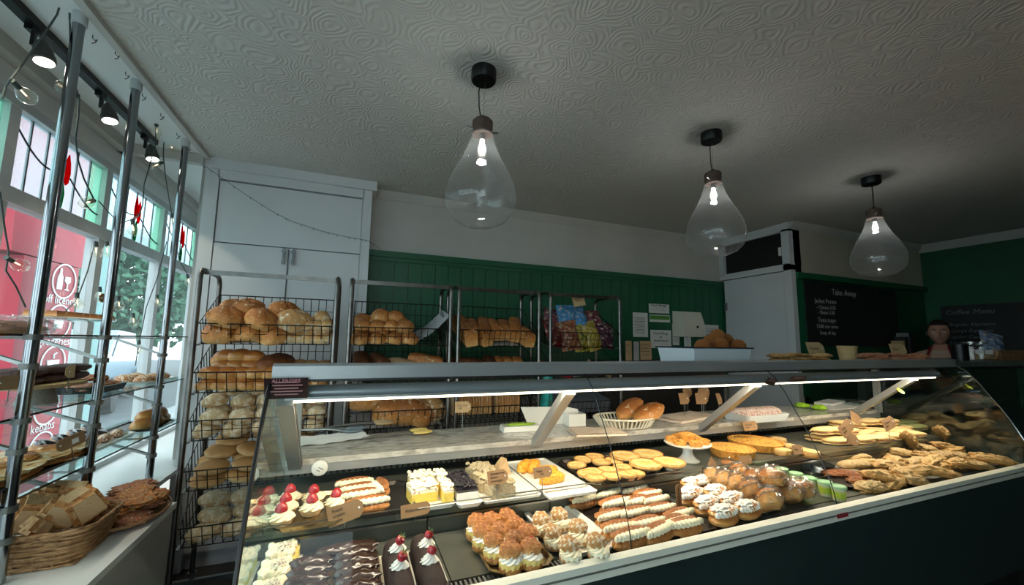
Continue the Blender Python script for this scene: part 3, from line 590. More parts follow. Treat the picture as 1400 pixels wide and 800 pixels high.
M['cheesebread'] = mat('cheese_topped_bread', ['cf8f4c', 'b3652c', '9c7a58', 'e0ab66'], rough=.6, scale=20, bump=.8, bscale=60)
M['sugar'] = mat('sugared_doughnut', [], rough=.8, scale=14, zcols=['b97b45', 'a86a38', 'c79765'], dust='e9ddd2', dust_at=.5, dust_scale=40, bump=.3)
M['tin'] = mat('dark_baking_tray', ['2d2926', '3b3531'], rough=.4, metal=.7, scale=15)
M['tray'] = mat('worn_metal_tray', ['8b7a5c', 'a39272', '6c5e47'], rough=.3, metal=.9, scale=8)
M['greenlid'] = mat('pale_green_plastic_lid', '9cc99b', rough=.35)
M['tub'] = mat('clear_tub_of_salad', ['c4cba8', 'aeb58d'], rough=.3, scale=40, coat=.4)
M['tublabel'] = mat('yellow_green_tub_label', ['b9c63a', '8fae3a'], rough=.5, scale=40)
M['doily'] = mat('white_paper_doily', 'd9d6cf', rough=.9)

# ================================================================ kinds
def K1(name, cat, g, smooth=40): return Kind(name, cat, [(name, g.mesh(name, smooth))])
def cuts(n, depth=.12, ang=.6, w=.07):
    def f(d):
        q = d.x*math.cos(ang)+d.y*math.sin(ang); return max(0, depth*(1-abs(((q*n) % 1)-.5)/(w*n))) if abs(q) < .85 else 0
    return f
def bread(name, m, rx, ry, rz, seeds=3, **k): return [K1(name, 'bread', G().use(m).blob(rx, ry, rz, seed=s+1, **k)) for s in range(seeds)]
cross = lambda d: .14*max(0, 1-abs(d.x)/.08)+.14*max(0, 1-abs(d.y)/.08) if d.z > .2 else 0
R_crusty = bread('crusty_loaf', 'crust', .085, .085, .062, cut=cuts(2, .1), amp=.07)
R_cob = bread('cob_loaf', 'crust', .09, .08, .07, cut=cross, amp=.05)
R_dusty = bread('dusted_loaf', 'crust_pale', .095, .07, .07, cut=cuts(3, .1, .2), amp=.04)
R_small = bread('round_bread_roll', 'crust_pale', .043, .043, .036, amp=.05)
R_round = bread('round_bread_roll', 'crust', .052, .052, .044, amp=.05)
R_oval = bread('oval_bread_roll', 'glazed', .062, .042, .038, amp=.03, e=2.2)
R_brown = bread('brown_bread_roll', 'bap_brown', .055, .05, .036, amp=.03)
R_flour = bread('floured_bread_roll', 'floury', .06, .058, .042, amp=.04)
R_bap = bread('flat_bread_bap', 'bap_brown', .078, .066, .032, amp=.03, e=2.3)
R_flourbap = bread('floured_bread_bap', 'floury', .08, .066, .036, amp=.03, e=2.3, cut=lambda d: .05*max(0, 1-abs(d.y)/.06) if d.z > .3 else 0)
R_bloomer = bread('bloomer_loaf', 'crust_dark', .13, .065, .055, cut=cuts(3, .1, .5), amp=.04)
R_seeded = [K1('seeded_loaf', 'bread', G().use(mat('seeded_crust', ['8d6f4c', 'b79c76', '6d5032'], rough=.8, scale=45, bump=.7, bscale=80)).blob(.13, .06, .05, seed=2, amp=.05))]
R_bigbrown = bread('round_loaf', 'crust', .095, .088, .085, amp=.04, seeds=3)
def tin_loaf(name, m, L=.2, W=.085, Hh=.1, seed=1, sliced=False):
    g = G().use(m)
    def sec(t, top=1):
        pts = []
        for j in range(16):
            a = PI*j/15; pts.append((-math.cos(a)*W/2*(1.08 if .15 < j/15 < .85 else 1), Hh*.68+math.sin(a)**.7*Hh*.36*top))
        return [(-W*.44, 0), (-W*.47, Hh*.3)]+pts+[(W*.47, Hh*.3), (W*.44, 0)]
    n = 12; vs = []; fs = []
    for i in range(n+1):
        t = i/n; e = 1-.10*(abs(2*t-1)**6); dz = 1+.05*noise.noise(Vector((t*4, seed, 0)))
        for (x, z) in sec(t): vs.append((x*e, (t-.5)*L, z*(e if z > Hh*.3 else 1)*dz))
    k = len(sec(0))
    for i in range(n):
        for j in range(k): fs.append((i*k+j, i*k+(j+1) % k, (i+1)*k+(j+1) % k, (i+1)*k+j))
    fs += [tuple(range(k-1, -1, -1)), tuple(range(n*k, n*k+k))]
    g.add(vs, fs); return K1(name, 'bread', g)
R_tin = [tin_loaf('tin_loaf', 'crust', seed=s) for s in range(3)]
R_tindark = [tin_loaf('tin_loaf', 'crust_dark', seed=4)]
R_tindust = [tin_loaf('dusted_tin_loaf', 'crust_pale', seed=5, W=.1)]
# a sliced loaf: crust body with crumb slices as parts
def sliced():
    sl = tin_loaf('bread_slice', 'crust', L=.013, W=.105, Hh=.115, seed=2).parts[0][1]; sl.materials.append(M['crumb'])
    for p in sl.polygons:
        if abs(p.normal.y) > .8: p.material_index = 1
    return sl
SLICE = sliced()

def swirl(g, c, r, h, ribs=7, tw=.35, n=28, lev=6):
    prof = [(r*(1-(i/lev))**.75 if i < lev else .001, h*i/lev) for i in range(lev+1)]
    prof = [(r*.85, 0), (r, h*.12)]+[(r*(1-(i/lev)**1.3), h*(.12+.88*i/lev)) for i in range(1, lev)]+[(.001, h)]
    return g.lathe(prof, n, c, rib=.13, ribs=ribs, twist=tw)
def cut_berry(r=.017, h=.03): return [(r*.5, 0), (r*.95, h*.2), (r, h*.35), (r*.75, h*.68), (r*.35, h*.92), (.001, h)]
tart = Kind('strawberry_cream_tart', 'tart', [('pastry_case', G().use('crumb').lathe([(0, 0), (.026, 0), (.036, .02), (.033, .021), (.0, .018)][::-1][::-1], 28, rib=.03, ribs=14).mesh('pastry_case')),
    ('cream_swirl', swirl(G().use('cream'), (0, 0, .017), .036, .034, 8).mesh('cream_swirl')),
    ('strawberry', G().use('berry').lathe(cut_berry(.019, .034), 16, (0, .002, .034), rib=.04, ribs=5).mesh('strawberry'))])
def eclair(name, top, filling, base='choux', L=.062, W=.024, spread=1):
    """split finger bun with a ruffle of piped cream; top = icing on the lid, if it has one"""
    g1 = G().use(base).blob(L, W, .020, amp=.05, seed=3, flat=.7, e=2.3, ns=3); gc = G().use(filling)
    for i in range(15):
        t = i/14*2-1; w_ = math.sqrt(max(.08, 1-t*t*.85)); gc.blob(.0085, W*.62*w_, .010, c=(t*L*.88, -.008, .026+.002*(i % 2)), nu=10, nv=6, amp=.05, flat=.6)
    parts = [('pastry_base', g1.mesh('pastry_base')), ('cream_filling', gc.mesh('cream_filling', 60))]
    if top == base:
        parts.append(('pastry_lid', G().use(base).blob(L*.95, W*.75, .012, c=(0, .012, .028), amp=.05, seed=5, flat=.3, e=2.3, rot=Matrix.Rotation(.25, 3, 'X')).mesh('pastry_lid')))
    else:
        parts.append(('pastry_lid', G().use(base).blob(L*.98, W*.95, .015, c=(0, .004, .028), amp=.04, seed=5, flat=.3, e=2.3).mesh('pastry_lid')))
        parts.append(('icing', G().use(top).blob(L*.80, W*.62, .008, c=(-.004, .003, .0405), amp=.2, seed=6, flat=.2, e=2.3, ns=4).mesh('icing')))
    return Kind(name, 'pastry', parts)
finger = eclair('cream_finger', 'choux', 'cream'); icedroll = eclair('iced_cream_roll', 'whitecream', 'whitecream', base='glazed', L=.058, W=.03)
ch = Kind('chocolate_eclair', 'pastry', [('pastry_base', G().use('choux').blob(.06, .022, .014, amp=.05, seed=3, flat=.6, e=2.4).mesh('pastry_base')), ('cream_filling', G().use('whitecream').blob(.057, .0225, .012, c=(0, 0, .012), amp=.04, e=2.4, flat=.5).mesh('cream_filling')), ('chocolate_icing', G().use('choc').blob(.063, .025, .016, c=(0, 0, .019), amp=.10, ns=3.5, seed=8, flat=.25, e=2.4).mesh('chocolate_icing'))])
def puff(name, bun, cream_m, berry=False, dusty=False, r=.034, c2=None):
    p = [('pastry_base', G().use(bun).blob(r, r, .022, amp=.07, ns=4, seed=2, flat=.7).mesh('pastry_base'))]
    g = G().use(c2 or cream_m).lathe([(0, .018), (r*.95, .018), (r*1.02, .026), (r*.98, .034), (r*.8, .036), (0, .037)], 24, rib=.05, ribs=12, twist=.1); p.append(('custard_layer', g.mesh('custard_layer')))
    p.append(('cream_swirl', swirl(G().use(cream_m), (0, 0, .032), r*.97, .03, 9).mesh('cream_swirl')))
    p.append(('pastry_lid', G().use(bun).blob(r*.95, r*.92, .018, c=(0, r*.30, .052), amp=.09, ns=3, seed=4, flat=.25, rot=Matrix.Rotation(.45, 3, 'X')).mesh('pastry_lid')))
    if berry: p.append(('raspberry', G().use('berry').blob(.011, .011, .011, c=(r*.35, -r*.72, .043), amp=.1, ns=8, nu=12, nv=8).mesh('raspberry')))
    return Kind(name, 'pastry', p)
puff_a = puff('choux_bun', 'choux', 'whitecream', c2='custard'); puff_b = puff('choux_bun', 'choux', 'whitecream', True, c2='custard'); M['dustybun'] = mat('sugar_dusted_choux', ['b8803f', 'cfa066'], rough=.7, scale=30, bump=.8, dust='eadfc8', dust_at=.48, dust_scale=25); puff_c = puff('dusted_cream_bun', 'dustybun', 'cream', r=.038)
def gateau_log(L=.3):
    g = G().use('gateau'); W, Hh = .032, .052
    def fn(u, v):
        a = PI*v; e = 1-.12*abs(2*u-1)**5
        return (-math.cos(a)*W*e*(1+.04*noise.noise(Vector((u*12, v*5, 1)))), (u-.5)*L, .004+math.sin(a)**.55*Hh*e*(1+.05*noise.noise(Vector((u*9, v*6, 2)))))
    g.grid(fn, 24, 14); n0 = 25
    for s in (0, 1): g.add([fn(s, j/14) for j in range(15)], [tuple(range(15)) if s else tuple(range(14, -1, -1))])
    g.use('gateau').bb(-W, W, -L/2, L/2, 0, .006)
    p = [('sponge_log', g.mesh('sponge_log')), ('cream_seam', G().use('whitecream').tube([(W*.97, -L*.3, .02), (W*1.02, 0, .016), (W*.97, L*.1, .02)], .007, 6).mesh('cream_seam'))]
    return p
log_parts = gateau_log()
sw = swirl(G().use('whitecream'), (0, 0, 0), .024, .026, 9, .3).mesh('cream_swirl')
bt = G().use('berry').lathe([(0, 0), (.010, .003), (.0135, .012), (.011, .02), (0, .023)], 14); bt = bt.mesh('strawberry')
lf = G().use('leafgreen')
for k in range(6): a = k*PI/3; lf.add([(0, 0, .022), (.006*math.cos(a-.3), .006*math.sin(a-.3), .024), (.014*math.cos(a), .014*math.sin(a), .028), (.006*math.cos(a+.3), .006*math.sin(a+.3), .024)], [(0, 1, 2, 3)])
lf = lf.mesh('leaf')
smallpie = Kind('small_round_pie', 'pie', [('foil_case', G().use('foil').lathe([(0, 0), (.03, 0), (.039, .017)], 28, rib=.02, ribs=14).mesh('foil_case')), ('pie_crust', G().use('pie').lathe([(.036, .010), (.041, .018), (.040, .022), (.034, .021), (.033, .0185), (.02, .0215), (.0, .022)], 28, rib=.012, ribs=14).mesh('pie_crust')), ('pie_rim', G().use('pie_rim').tube([(.0385*math.cos(a*PI/12), .0385*math.sin(a*PI/12), .0205) for a in range(24)], .0028, 6, True).mesh('pie_rim'))])
bigpie = Kind('large_oval_pie', 'pie', [('foil_case', G().use('foil').lathe([(0, 0), (.045, 0), (.062, .03)], 32, rib=.015, ribs=20).mesh('foil_case')), ('pie_crust', G().use('pie').lathe([(.058, .022), (.066, .031), (.065, .036), (.055, .035), (.053, .031), (.03, .036), (.0, .037)], 32, rib=.01, ribs=20).mesh('pie_crust')), ('pie_rim', G().use('pie_rim').tube([(.062*math.cos(a*PI/14), .062*math.sin(a*PI/14), .034) for a in range(28)], .004, 6, True).mesh('pie_rim'))])
def quiche(r, h, name='quiche', full=True):
    return Kind(name, 'quiche', [('fluted_crust', G().use('tartcrust').lathe([(0, 0), (r*.88, 0), (r, h), (r*.95, h), (r*.93, h*.8), (0, h*.8)][::1], 64, rib=.018, ribs=32).mesh('fluted_crust')), ('filling', G().use('quichetop').lathe([(r*.93, h*.78), (r*.9, h*.95), (r*.5, h*1.02), (0.001, h*1.03)], 40, rib=.01, ribs=5).mesh('filling'))])
Q_big, Q_mid = quiche(.125, .036), quiche(.10, .036)
minitart = Kind('fluted_egg_tart', 'tart', [('fluted_crust', G().use('tartcrust').lathe([(0, 0), (.029, 0), (.036, .026), (.033, .026), (.031, .021), (0, .021)], 40, rib=.03, ribs=16).mesh('fluted_crust')), ('filling', G().use('filling').blob(.031, .031, .012, c=(0, 0, .02), amp=.15, ns=6, flat=.1).mesh('filling'))])
smallsav = K1('small_cheese_pastry', 'pastry', G().use('pasty').lathe([(0, 0), (.034, 0), (.036, .01), (.034, .026), (.02, .03), (0, .03)], 20, rib=.02, ribs=7))
pastyK = [K1('pasty', 'pasty', G().use('pasty').blob(.085, .036, .026, seed=s, amp=.17, ns=3, e=2.4, flat=.5)) for s in range(3)]+[K1('pasty', 'pasty', G().use('pastyseed').blob(.08, .04, .028, seed=5+s, amp=.16, ns=3, e=2.6, flat=.5)) for s in range(2)]
sconeK = [K1('seeded_savoury_roll', 'roll', G().use('pastyseed').blob(.095, .035, .026, seed=9+s, amp=.05, ns=3, e=2.8, flat=.6)) for s in range(2)]
M['darkroast'] = mat('glossy_brown_pastry', ['5b2d16', '8a4a20', 'b07535'], rough=.35, scale=35, bump=.8)
darkpie = K1('flat_browned_pastry', 'pastry', G().use('darkroast').blob(.09, .045, .015, seed=4, amp=.12, ns=4, flat=.4))
panini = [Kind('filled_flatbread', 'sandwich', [('bread_base', G().use('flatbread').blob(.10, .042, .012, seed=s, amp=.05, flat=.6, e=2.6).mesh('bread_base')), ('filling', G().use(mat('sandwich_filling', ['6f7a3a', 'a8473a', 'cfc28a'], rough=.6, scale=50)).blob(.094, .041, .008, c=(0, -.001, .011), seed=s+2, amp=.1, ns=6, flat=.5, e=2.6).mesh('filling')), ('bread_lid', G().use('flatbread').blob(.10, .042, .015, c=(0, 0, .017), seed=s+4, amp=.05, flat=.3, e=2.6).mesh('bread_lid'))]) for s in range(2)]
def wrapped():
    r = G().use('crust').blob(.055, .04, .034, seed=3, amp=.04, flat=.8).mesh('filled_roll'); wv = G().use('plastic_wrap').blob(.060, .045, .039, seed=6, amp=.12, ns=4, flat=.85, nu=24, nv=16)
    wv.prism([(.05, -.02), (.078, -.03), (.082, .028), (.05, .022)], .03, .032)
    return Kind('wrapped_seeded_roll', 'roll', [('filled_roll', r), ('filling', G().use(mat('green_ham_filling', ['7c8d43', 'b98473', 'd9cfa0'], rough=.6, scale=50)).blob(.056, .041, .008, c=(0, 0, .025), amp=.15, ns=7, flat=.5).mesh('filling')), ('plastic_wrap', wv.mesh('plastic_wrap'))])
wrapK = wrapped()
tubK = Kind('salad_tub', 'tub', [('tub_body', G().use('tub').lathe([(0, 0), (.030, 0), (.036, .055), (0, .055)], 24).mesh('tub_body')), ('tub_label', G().use('tublabel').lathe([(.0318, .014), (.0362, .042)], 24).mesh('tub_label')), ('lid', G().use('greenlid').lathe([(0, .055), (.039, .055), (.0395, .063), (.036, .066), (.033, .063), (0, .063)], 24).mesh('lid'))])

# ================================================================ trays, plates, tags
def tray_mesh(w_, l_, h_=.014, m='tray', th=.0035, flare=.008, corner=.03):
    def rr(W, L, c): return [(-W+c, -L), (W-c, -L), (W, -L+c), (W, L-c), (W-c, L), (-W+c, L), (-W, L-c), (-W, -L+c)]
    a, b, i_, j_ = rr(w_/2-flare, l_/2-flare, corner), rr(w_/2, l_/2, corner), rr(w_/2-.007, l_/2-.007, corner), rr(w_/2-flare-.006, l_/2-flare-.006, corner)
    vs = [(x, y, 0) for x, y in a]+[(x, y, h_) for x, y in b]+[(x, y, h_) for x, y in i_]+[(x, y, th) for x, y in j_]; fs = [tuple(range(7, -1, -1)), tuple(range(24, 32))]
    for r in range(3):
        for k in range(8): fs.append((r*8+k, r*8+(k+1) % 8, r*8+8+(k+1) % 8, r*8+8+k))
    return G().use(m).add(vs, fs)
def tray(name, label, cx, cy_, z, w_, l_, m='tray', cat='tray', rz=0, **k):
    o = link(name, tray_mesh(w_, l_, m=m, **k).mesh(name, 30), None, loc=(cx, cy_, z), rot=(0, 0, rz)); return tag(o, label, cat)
def tagcard(p, label, w_=.055, h_=.034, lines=2, stem=.05, rz=0, tilt=-.25, m='card', words=None, base=True, roll=0):
    """a brown card tag clipped on a clear stem; p is the foot of the stem"""
    t = thing('price_tag', label, 'price tag', p, rz, 'brown card price tags')
    if base: obj('tag_foot', G().use('glass').box((0, 0, .006), (.016, .014, .012)), t)
    obj('tag_stem', G().use('steel').cyl((0, .001, .004), (0, .001, stem), .0013, n=6), t)
    c = .28*h_; poly = [(-w_/2, -h_/2), (w_/2-c, -h_/2), (w_/2, -h_/2+c), (w_/2, h_/2-c), (w_/2-c, h_/2), (-w_/2, h_/2)]
    cd = obj('card', G().use(m).prism(poly, -.0008, .0008, lambda a, b, d_: (a, d_, b)).use('ink'), t, loc=(0, -.002, stem+h_*.35), rot=(tilt, roll, 0))
    obj('eyelet', G().use('white').cyl((w_/2-c*.8, -.0014, 0), (w_/2-c*.8, 0, 0), h_*.06, n=10), cd)
    if words: link('lettering', text_mesh(words, h_*(.26 if '\n' in words else .34), 'ink', .0002, 'LEFT'), cd, loc=(-w_*.36, -.0011, h_*(.0)), rot=(PI/2, 0, 0))
    return t
def row(kind, pts, z, base, row_, group, rz=0, jit=.12, sc=1, tilt=0, start=0):
    """one thing per point, named by its place in the row"""
    out = []
    for i, p in enumerate(pts):
        k = kind[i % len(kind)] if isinstance(kind, list) else kind
        q = P(p[0], p[1], z=z+(p[2] if len(p) > 2 else 0)); hh = .4*(.04 if len(p) < 4 else p[3])
        lb = f'{base}, {ORD[i+start]} from left in {row_}'
        r = (rnd.uniform(-.05, .05)+tilt, rnd.uniform(-.05, .05), rz+rnd.uniform(-jit, jit)); out.append(k.put((q.x, q.y, z), lb, group, rot=r, sc=sc*rnd.uniform(.95, 1.05)))
    return out
# ================================================================ what stands in the display counter
ZD1 = ZD+.001; ZT1 = ZT-.002+.001
# --- lower deck, from the left
TR = .0045
# cream topped slices
tray('cake_board', 'narrow board under the cream slices at far left of lower deck', -.137, 1.11, ZD1, .085, .35, 'white', 'cake board', h_=.006, corner=.004)
for i, y in enumerate((1.245, 1.155, 1.065, .985)):
    t = thing('cream_slice', f'cream-piped slice with flaked topping, {ORD[i]} from the back at far left', 'cake', (-.137, y, ZD1+TR), 0, 'cream slices at far left')
    obj('sponge_base', G().use('sponge').bb(-.034, .034, -.04, .04, 0, .03), t)
    g = G().use('cream')
    for s in range(5): g.tube([(-.03+.012*s+.004*math.sin(k*1.6+s), -.037+.0185*k*.5, .038+.003*math.sin(k*2.1+s)) for k in range(9)], .0085, 7)
    obj('piped_cream', g, t); obj('flaked_topping', G().use('greyspeckle').blob(.016, .02, .008, c=(0, 0, .043), amp=.2, ns=7, flat=.3), t)
# chocolate eclairs, two trays
tray('metal_tray', 'metal tray under the left stack of chocolate eclairs', -.068, 1.07, ZD1, .11, .28)
tray('metal_tray', 'metal tray under the right stack of chocolate eclairs', .042, 1.09, ZD1, .108, .31)
for cx, nm, y0 in ((-.068, 'left', 1.155), (.04, 'right', 1.165)):
    for i in range(6):
        for lay in range(1):
            ch.put((cx+rnd.uniform(-.004, .004), y0-.040*i, ZD1+TR+.012), f'chocolate eclair, {ORD[i]} from the back on the {nm} eclair tray', 'chocolate eclairs', rot=(rnd.uniform(-.15, .15), rnd.uniform(-.05, .05), rnd.uniform(-.1, .1)+.06), sc=(.80, .98, 1.0))
ch.put((.015, 1.225, ZD1+TR), 'chocolate eclair lying apart at the back behind both stacks', 'chocolate eclairs', rz=.03, sc=(1.25, 1, 1))
# gateau logs with cream and strawberries
for i, (x, lb) in enumerate(((.262, 'left chocolate log topped with cream swirls and strawberries'), (.345, 'right chocolate log topped with cream swirls and strawberries'))):
    t = thing('chocolate_log', lb, 'cake', ((.134, .206)[i], 1.065, ZD1+.004), 0, 'chocolate logs'); t.scale = (.95, 1, .95)
    for p_ in log_parts: link(p_[0], p_[1], t)
    t.scale = (.95, .85, .95)
    for y in (.06, -.035):
        s_ = link('cream_swirl', sw, t, loc=(rnd.uniform(-.004, .004), y, .052), sc=.95); b_ = link('strawberry', bt, s_, loc=(.002, 0, .018), rot=(.3, .4, i)); link('strawberry_leaf', lf, s_, loc=(.002, 0, .020), rot=(.3, .4, i))
tray('cake_board', 'white board under the two chocolate logs', .17, 1.06, ZD1-.0005, .155, .29, 'offwhite', 'cake board', h_=.005, corner=.004)
# choux buns on a metal tray
tray('metal_tray', 'octagonal metal tray under the choux buns', .445, 1.14, ZD1, .185, .30)
pts = [(.372, 1.20), (.425, 1.195), (.475, 1.205), (.372, 1.135), (.425, 1.125), (.478, 1.145), (.385, 1.07), (.44, 1.065), (.488, 1.085), (.41, 1.01), (.462, 1.005)]
rn = ['back row', 'second row', 'third row', 'front row']
for i, (x, y) in enumerate(pts):
    (puff_b if i in (2, 5, 7, 8) else puff_a).put((x, y, ZD1+TR), f'choux bun filled with cream, {ORD[i % 3]} from left in {rn[i//3]} of metal tray', 'choux buns on the metal tray', rot=(rnd.uniform(-.1, .15), rnd.uniform(-.1, .1), rnd.uniform(-.4, .3)), sc=.88)
# dusted buns on a white plate
tray('serving_plate', 'rectangular white plate under six dusted cream buns', .662, 1.165, ZD1, .185, .315, 'white', 'plate', h_=.016)
for i, (px, py) in enumerate([(741, 716), (766, 709), (758, 733), (791, 727), (780, 752), (818, 747)]):
    q = P(px, py+4, z=ZD1+.03); puff_c.put((q.x, q.y, ZD1+TR), f'sugar-dusted cream bun, {("left", "right")[i % 2]} one in {("back", "middle", "front")[i//2]} row on white plate', 'dusted cream buns', rz=rnd.uniform(-.5, .5), sc=.78)
# cream fingers
tray('metal_tray', 'wide metal tray under the cream fingers', .945, 1.155, ZD1, .37, .33, 'tin')
g_ = 'cream fingers on the wide tray'
for pts_, rn_ in (([(798, 694), (832, 687), (868, 681), (886, 687)], 'the back row'), ([(842, 701), (872, 698), (896, 697)], 'the second row'), ([(836, 718), (868, 714), (904, 708), (930, 716)], 'the third row'), ([(846, 735), (886, 730), (922, 726)], 'the fourth row'), ([(864, 748), (902, 740), (938, 731)], 'the front row')):
    row(finger, pts_, ZD1+TR, 'cream-filled finger', rn_+' of wide tray', g_, rz=.12, sc=1.05)
tray('metal_tray', 'shiny metal tray under the iced rolls', 1.33, 1.17, ZD1, .30, .30, 'foil')
for pts_, rn_ in (([(946, 672), (963, 668)], 'the back row'), ([(945, 688), (978, 685)], 'the second row'), ([(967, 701), (1001, 695)], 'the third row'), ([(990, 716), (1022, 707)], 'the front row')):
    row(icedroll, pts_, ZD1+TR, 'white-iced cream roll', rn_+' of shiny tray', 'iced rolls', rz=.25, sc=1.1)
# wrapped rolls
g_ = 'wrapped seeded rolls'
for i, (px, py, zz, rx, lb) in enumerate([(976, 672, 0, 1.2, 'upright at the back left'), (996, 655, 0, .5, 'at the very back'), (993, 676, 0, 1.0, 'second from left'), (1010, 680, 0, 1.0, 'third from left'), (1012, 664, 0, .8, 'behind the third'), (1031, 690, 0, .8, 'in the middle of the heap'), (1030, 668, 0, .3, 'flat behind the middle'), (1056, 703, 0, .8, 'at the front centre'), (1060, 690, .055, .3, 'stacked on the front centre one'), (1048, 668, 0, .3, 'behind the stacked one'), (1084, 692, 0, .6, 'right of the front centre'), (1098, 686, 0, .4, 'with loose film at the right end')]):
    q = P(px, py, z=ZD1); wrapK.put((q.x, q.y, ZD1+.004+zz+.022*math.sin(rx)), 'wrapped seeded roll '+lb, g_, rot=(0, rx, .9+rnd.uniform(-.3, .3)), sc=1.05)
# tubs
for i, (px, py) in enumerate([(1073, 661), (1093, 668), (1112, 675), (1133, 681), (1152, 688)]):
    q = P(px, py-2, z=ZD1); tubK.put((q.x, q.y+.01, ZD1), f'round salad tub with pale green lid, {ORD[i]} from the back of the line', 'salad tubs', rz=i, sc=(.66, .66, .85))
for i, (px, py) in enumerate([(1112, 647), (1122, 643)]):
    q = P(px, py, z=ZD1); o = link('foil_dish', G().use('foil').lathe([(0, 0), (.045, 0), (.055, .018), (.058, .018), (.052, .012), (.0, .004)], 32).mesh('foil_dish'), None, (q.x, q.y, ZD1+.012*i), (0, .0, 0)); tag(o, ('lower', 'upper')[i]+' of two empty foil dishes behind the tubs', 'dish')
# white plate with seeded rolls, dark tray, pasties
q = P(1162, 637, z=ZD1); tray('serving_plate', 'square white plate under two seeded rolls at right', q.x, q.y-.0, ZD1, .30, .17, 'white', 'plate', h_=.016)
sconeK[0].put(P(1166, 627, z=ZD1+.02)+Vector((.02, 0, -.012)), 'back seeded savoury roll on the square white plate', 'seeded savoury rolls', rz=-.1); sconeK[1].put(P(1166, 638, z=ZD1+.02)+Vector((.02, 0, -.012)), 'front seeded savoury roll on the square white plate', 'seeded savoury rolls', rz=-.2)
q = P(1170, 658, z=ZD1); tray('baking_tray', 'dark round-cornered tray under the browned flat pastries', q.x, q.y, ZD1, .36, .13, 'tin', rz=-.0)
darkpie.put(P(1150, 651, z=ZD1)+Vector((0, 0, .006)), 'browned flat pastry at the left of the dark tray', 'browned flat pastries', rz=-.3); darkpie.put(P(1186, 661, z=ZD1)+Vector((0, 0, .006)), 'browned flat pastry at the right of the dark tray', 'browned flat pastries', rz=-.3)
heap = [[(1211, 620), (1233, 622), (1250, 614), (1268, 617), (1286, 612), (1301, 613), (1322, 613)], [(1196, 634), (1226, 633), (1252, 632), (1268, 626), (1292, 622), (1313, 627), (1348, 622)], [(1200, 648), (1216, 640), (1232, 643), (1246, 648), (1258, 640), (1275, 634), (1291, 636), (1310, 637), (1330, 630), (1356, 633)], [(1190, 664), (1206, 658), (1222, 660), (1237, 654), (1250, 658), (1276, 649), (1298, 647), (1322, 640), (1340, 636), (1366, 631)]]
hn = ['back row', 'second row', 'third row', 'front row']
for r_, L_ in enumerate(heap):
    for i, (px, py) in enumerate(L_):
        q = P(px, py, z=ZD1+.02); k_ = pastyK[rnd.randrange(5)]
        k_.put((min(q.x, XR-.11), q.y, ZD1+.002+.016*(i % 2)), f'golden pasty, {ORD[i]} from left in {hn[r_]} of the heap', 'heaped pasties', rot=(rnd.uniform(-.25, .35), rnd.uniform(-.25, .25), rnd.uniform(-.7, .25)), sc=rnd.uniform(.78, .98))
for i, (px, py, lb) in enumerate([(1240, 613, 'left'), (1284, 603, 'right')]):
    q = P(px, py+10, z=ZD1); pastyK[3].put((q.x, q.y, ZD1+.075), f'seeded pasty standing upright on the heap, {lb} one', 'heaped pasties', rot=(.9, .5, .6), sc=1.0)

# --- upper tier
# strawberry tarts
tray('metal_tray', 'metal tray under the strawberry tarts', -.085, 1.40, ZT1, .20, .26)
for i, (x, y, lb) in enumerate([(-.14, 1.485, 'at the back left'), (-.14, 1.41, 'in the middle left'), (-.14, 1.335, 'at the front left'), (-.07, 1.46, 'at the back of the middle line'), (-.07, 1.38, 'at the front of the middle line'), (-.005, 1.40, 'alone at the right')]):
    tart.put((x-.018, y-.01, ZT1+TR), 'strawberry cream tart '+lb, 'strawberry tarts', rz=i, sc=.9)
# iced fingers
tray('baking_tray', 'dark tray under the plain cream fingers on the upper tier', .115, 1.42, ZT1, .19, .27, 'tin')
for i, (px, py) in enumerate([(484, 670), (491, 678), (493, 687), (503, 698)]):
    q = P(px, py, z=ZT1+.01); finger.put((q.x, q.y, ZT1+TR), f'plain cream finger, {ORD[i]} from the back on the dark tray', 'upper tier cream fingers', rz=.08)
q = P(524, 684, z=ZT1); finger.put((q.x, q.y+.02, ZT1+.02), 'plain cream finger turned crosswise at right of dark tray', 'upper tier cream fingers', rot=(.5, .0, -1.3), sc=.85)
# cake slices on white plates
tray('serving_plate', 'white plate under the two sprinkled cream slices', .268, 1.39, ZT1, .135, .22, 'white', 'plate', corner=.012)
tray('serving_plate', 'white plate under the dark berry cheesecake', .372, 1.38, ZT1+.0, .085, .24, 'white', 'plate', corner=.008)
def slab(name, label, cat, x, y, w_, l_, layers, rz=0, grp=None):
    t = thing(name, label, cat, (x, y, ZT1+TR), rz, grp); z = 0
    for n_, m_, h_ in layers:
        if n_ == 'topping': obj('topping', G().use(m_).grid(lambda u, v: ((u-.5)*w_, (v-.5)*l_, z+h_*(.45+.55*math.sin(PI*u)**.4*math.sin(PI*v)**.4)+.006*noise.noise(Vector((u*9, v*9, x*50)))), 10, 12).bb(-w_/2, w_/2, -l_/2, l_/2, z, z+h_*.4), t)
        else: obj(n_, G().use(m_).bb(-w_/2, w_/2, -l_/2, l_/2, z, z+h_), t)
        z += h_
    bb_ = [l for l in layers if l[0] == 'topping']
    if bb_:
        g = G().use(FLAKE[bb_[0][1]][0]); R_ = random.Random(int(x*1000)); r_ = FLAKE[bb_[0][1]][1]
        for k in range(int(w_*l_*FLAKE[bb_[0][1]][2])):
            g.blob(r_*R_.uniform(.7, 1.2), r_*R_.uniform(.7, 1.3), r_*R_.uniform(.5, .9), c=(R_.uniform(-.5, .5)*w_*.94, R_.uniform(-.5, .5)*l_*.94, z-FLAKE[bb_[0][1]][1]*.7), nu=6, nv=4, amp=.2, flat=.9)
        tag(obj('topping_pieces', g, t), kind='stuff')
    return t
FLAKE = {'speckle': ('speckle', .008, 9000), 'blackberry': ('blackberry', .0055, 14000), 'coconut': ('coconut', .008, 9000)}
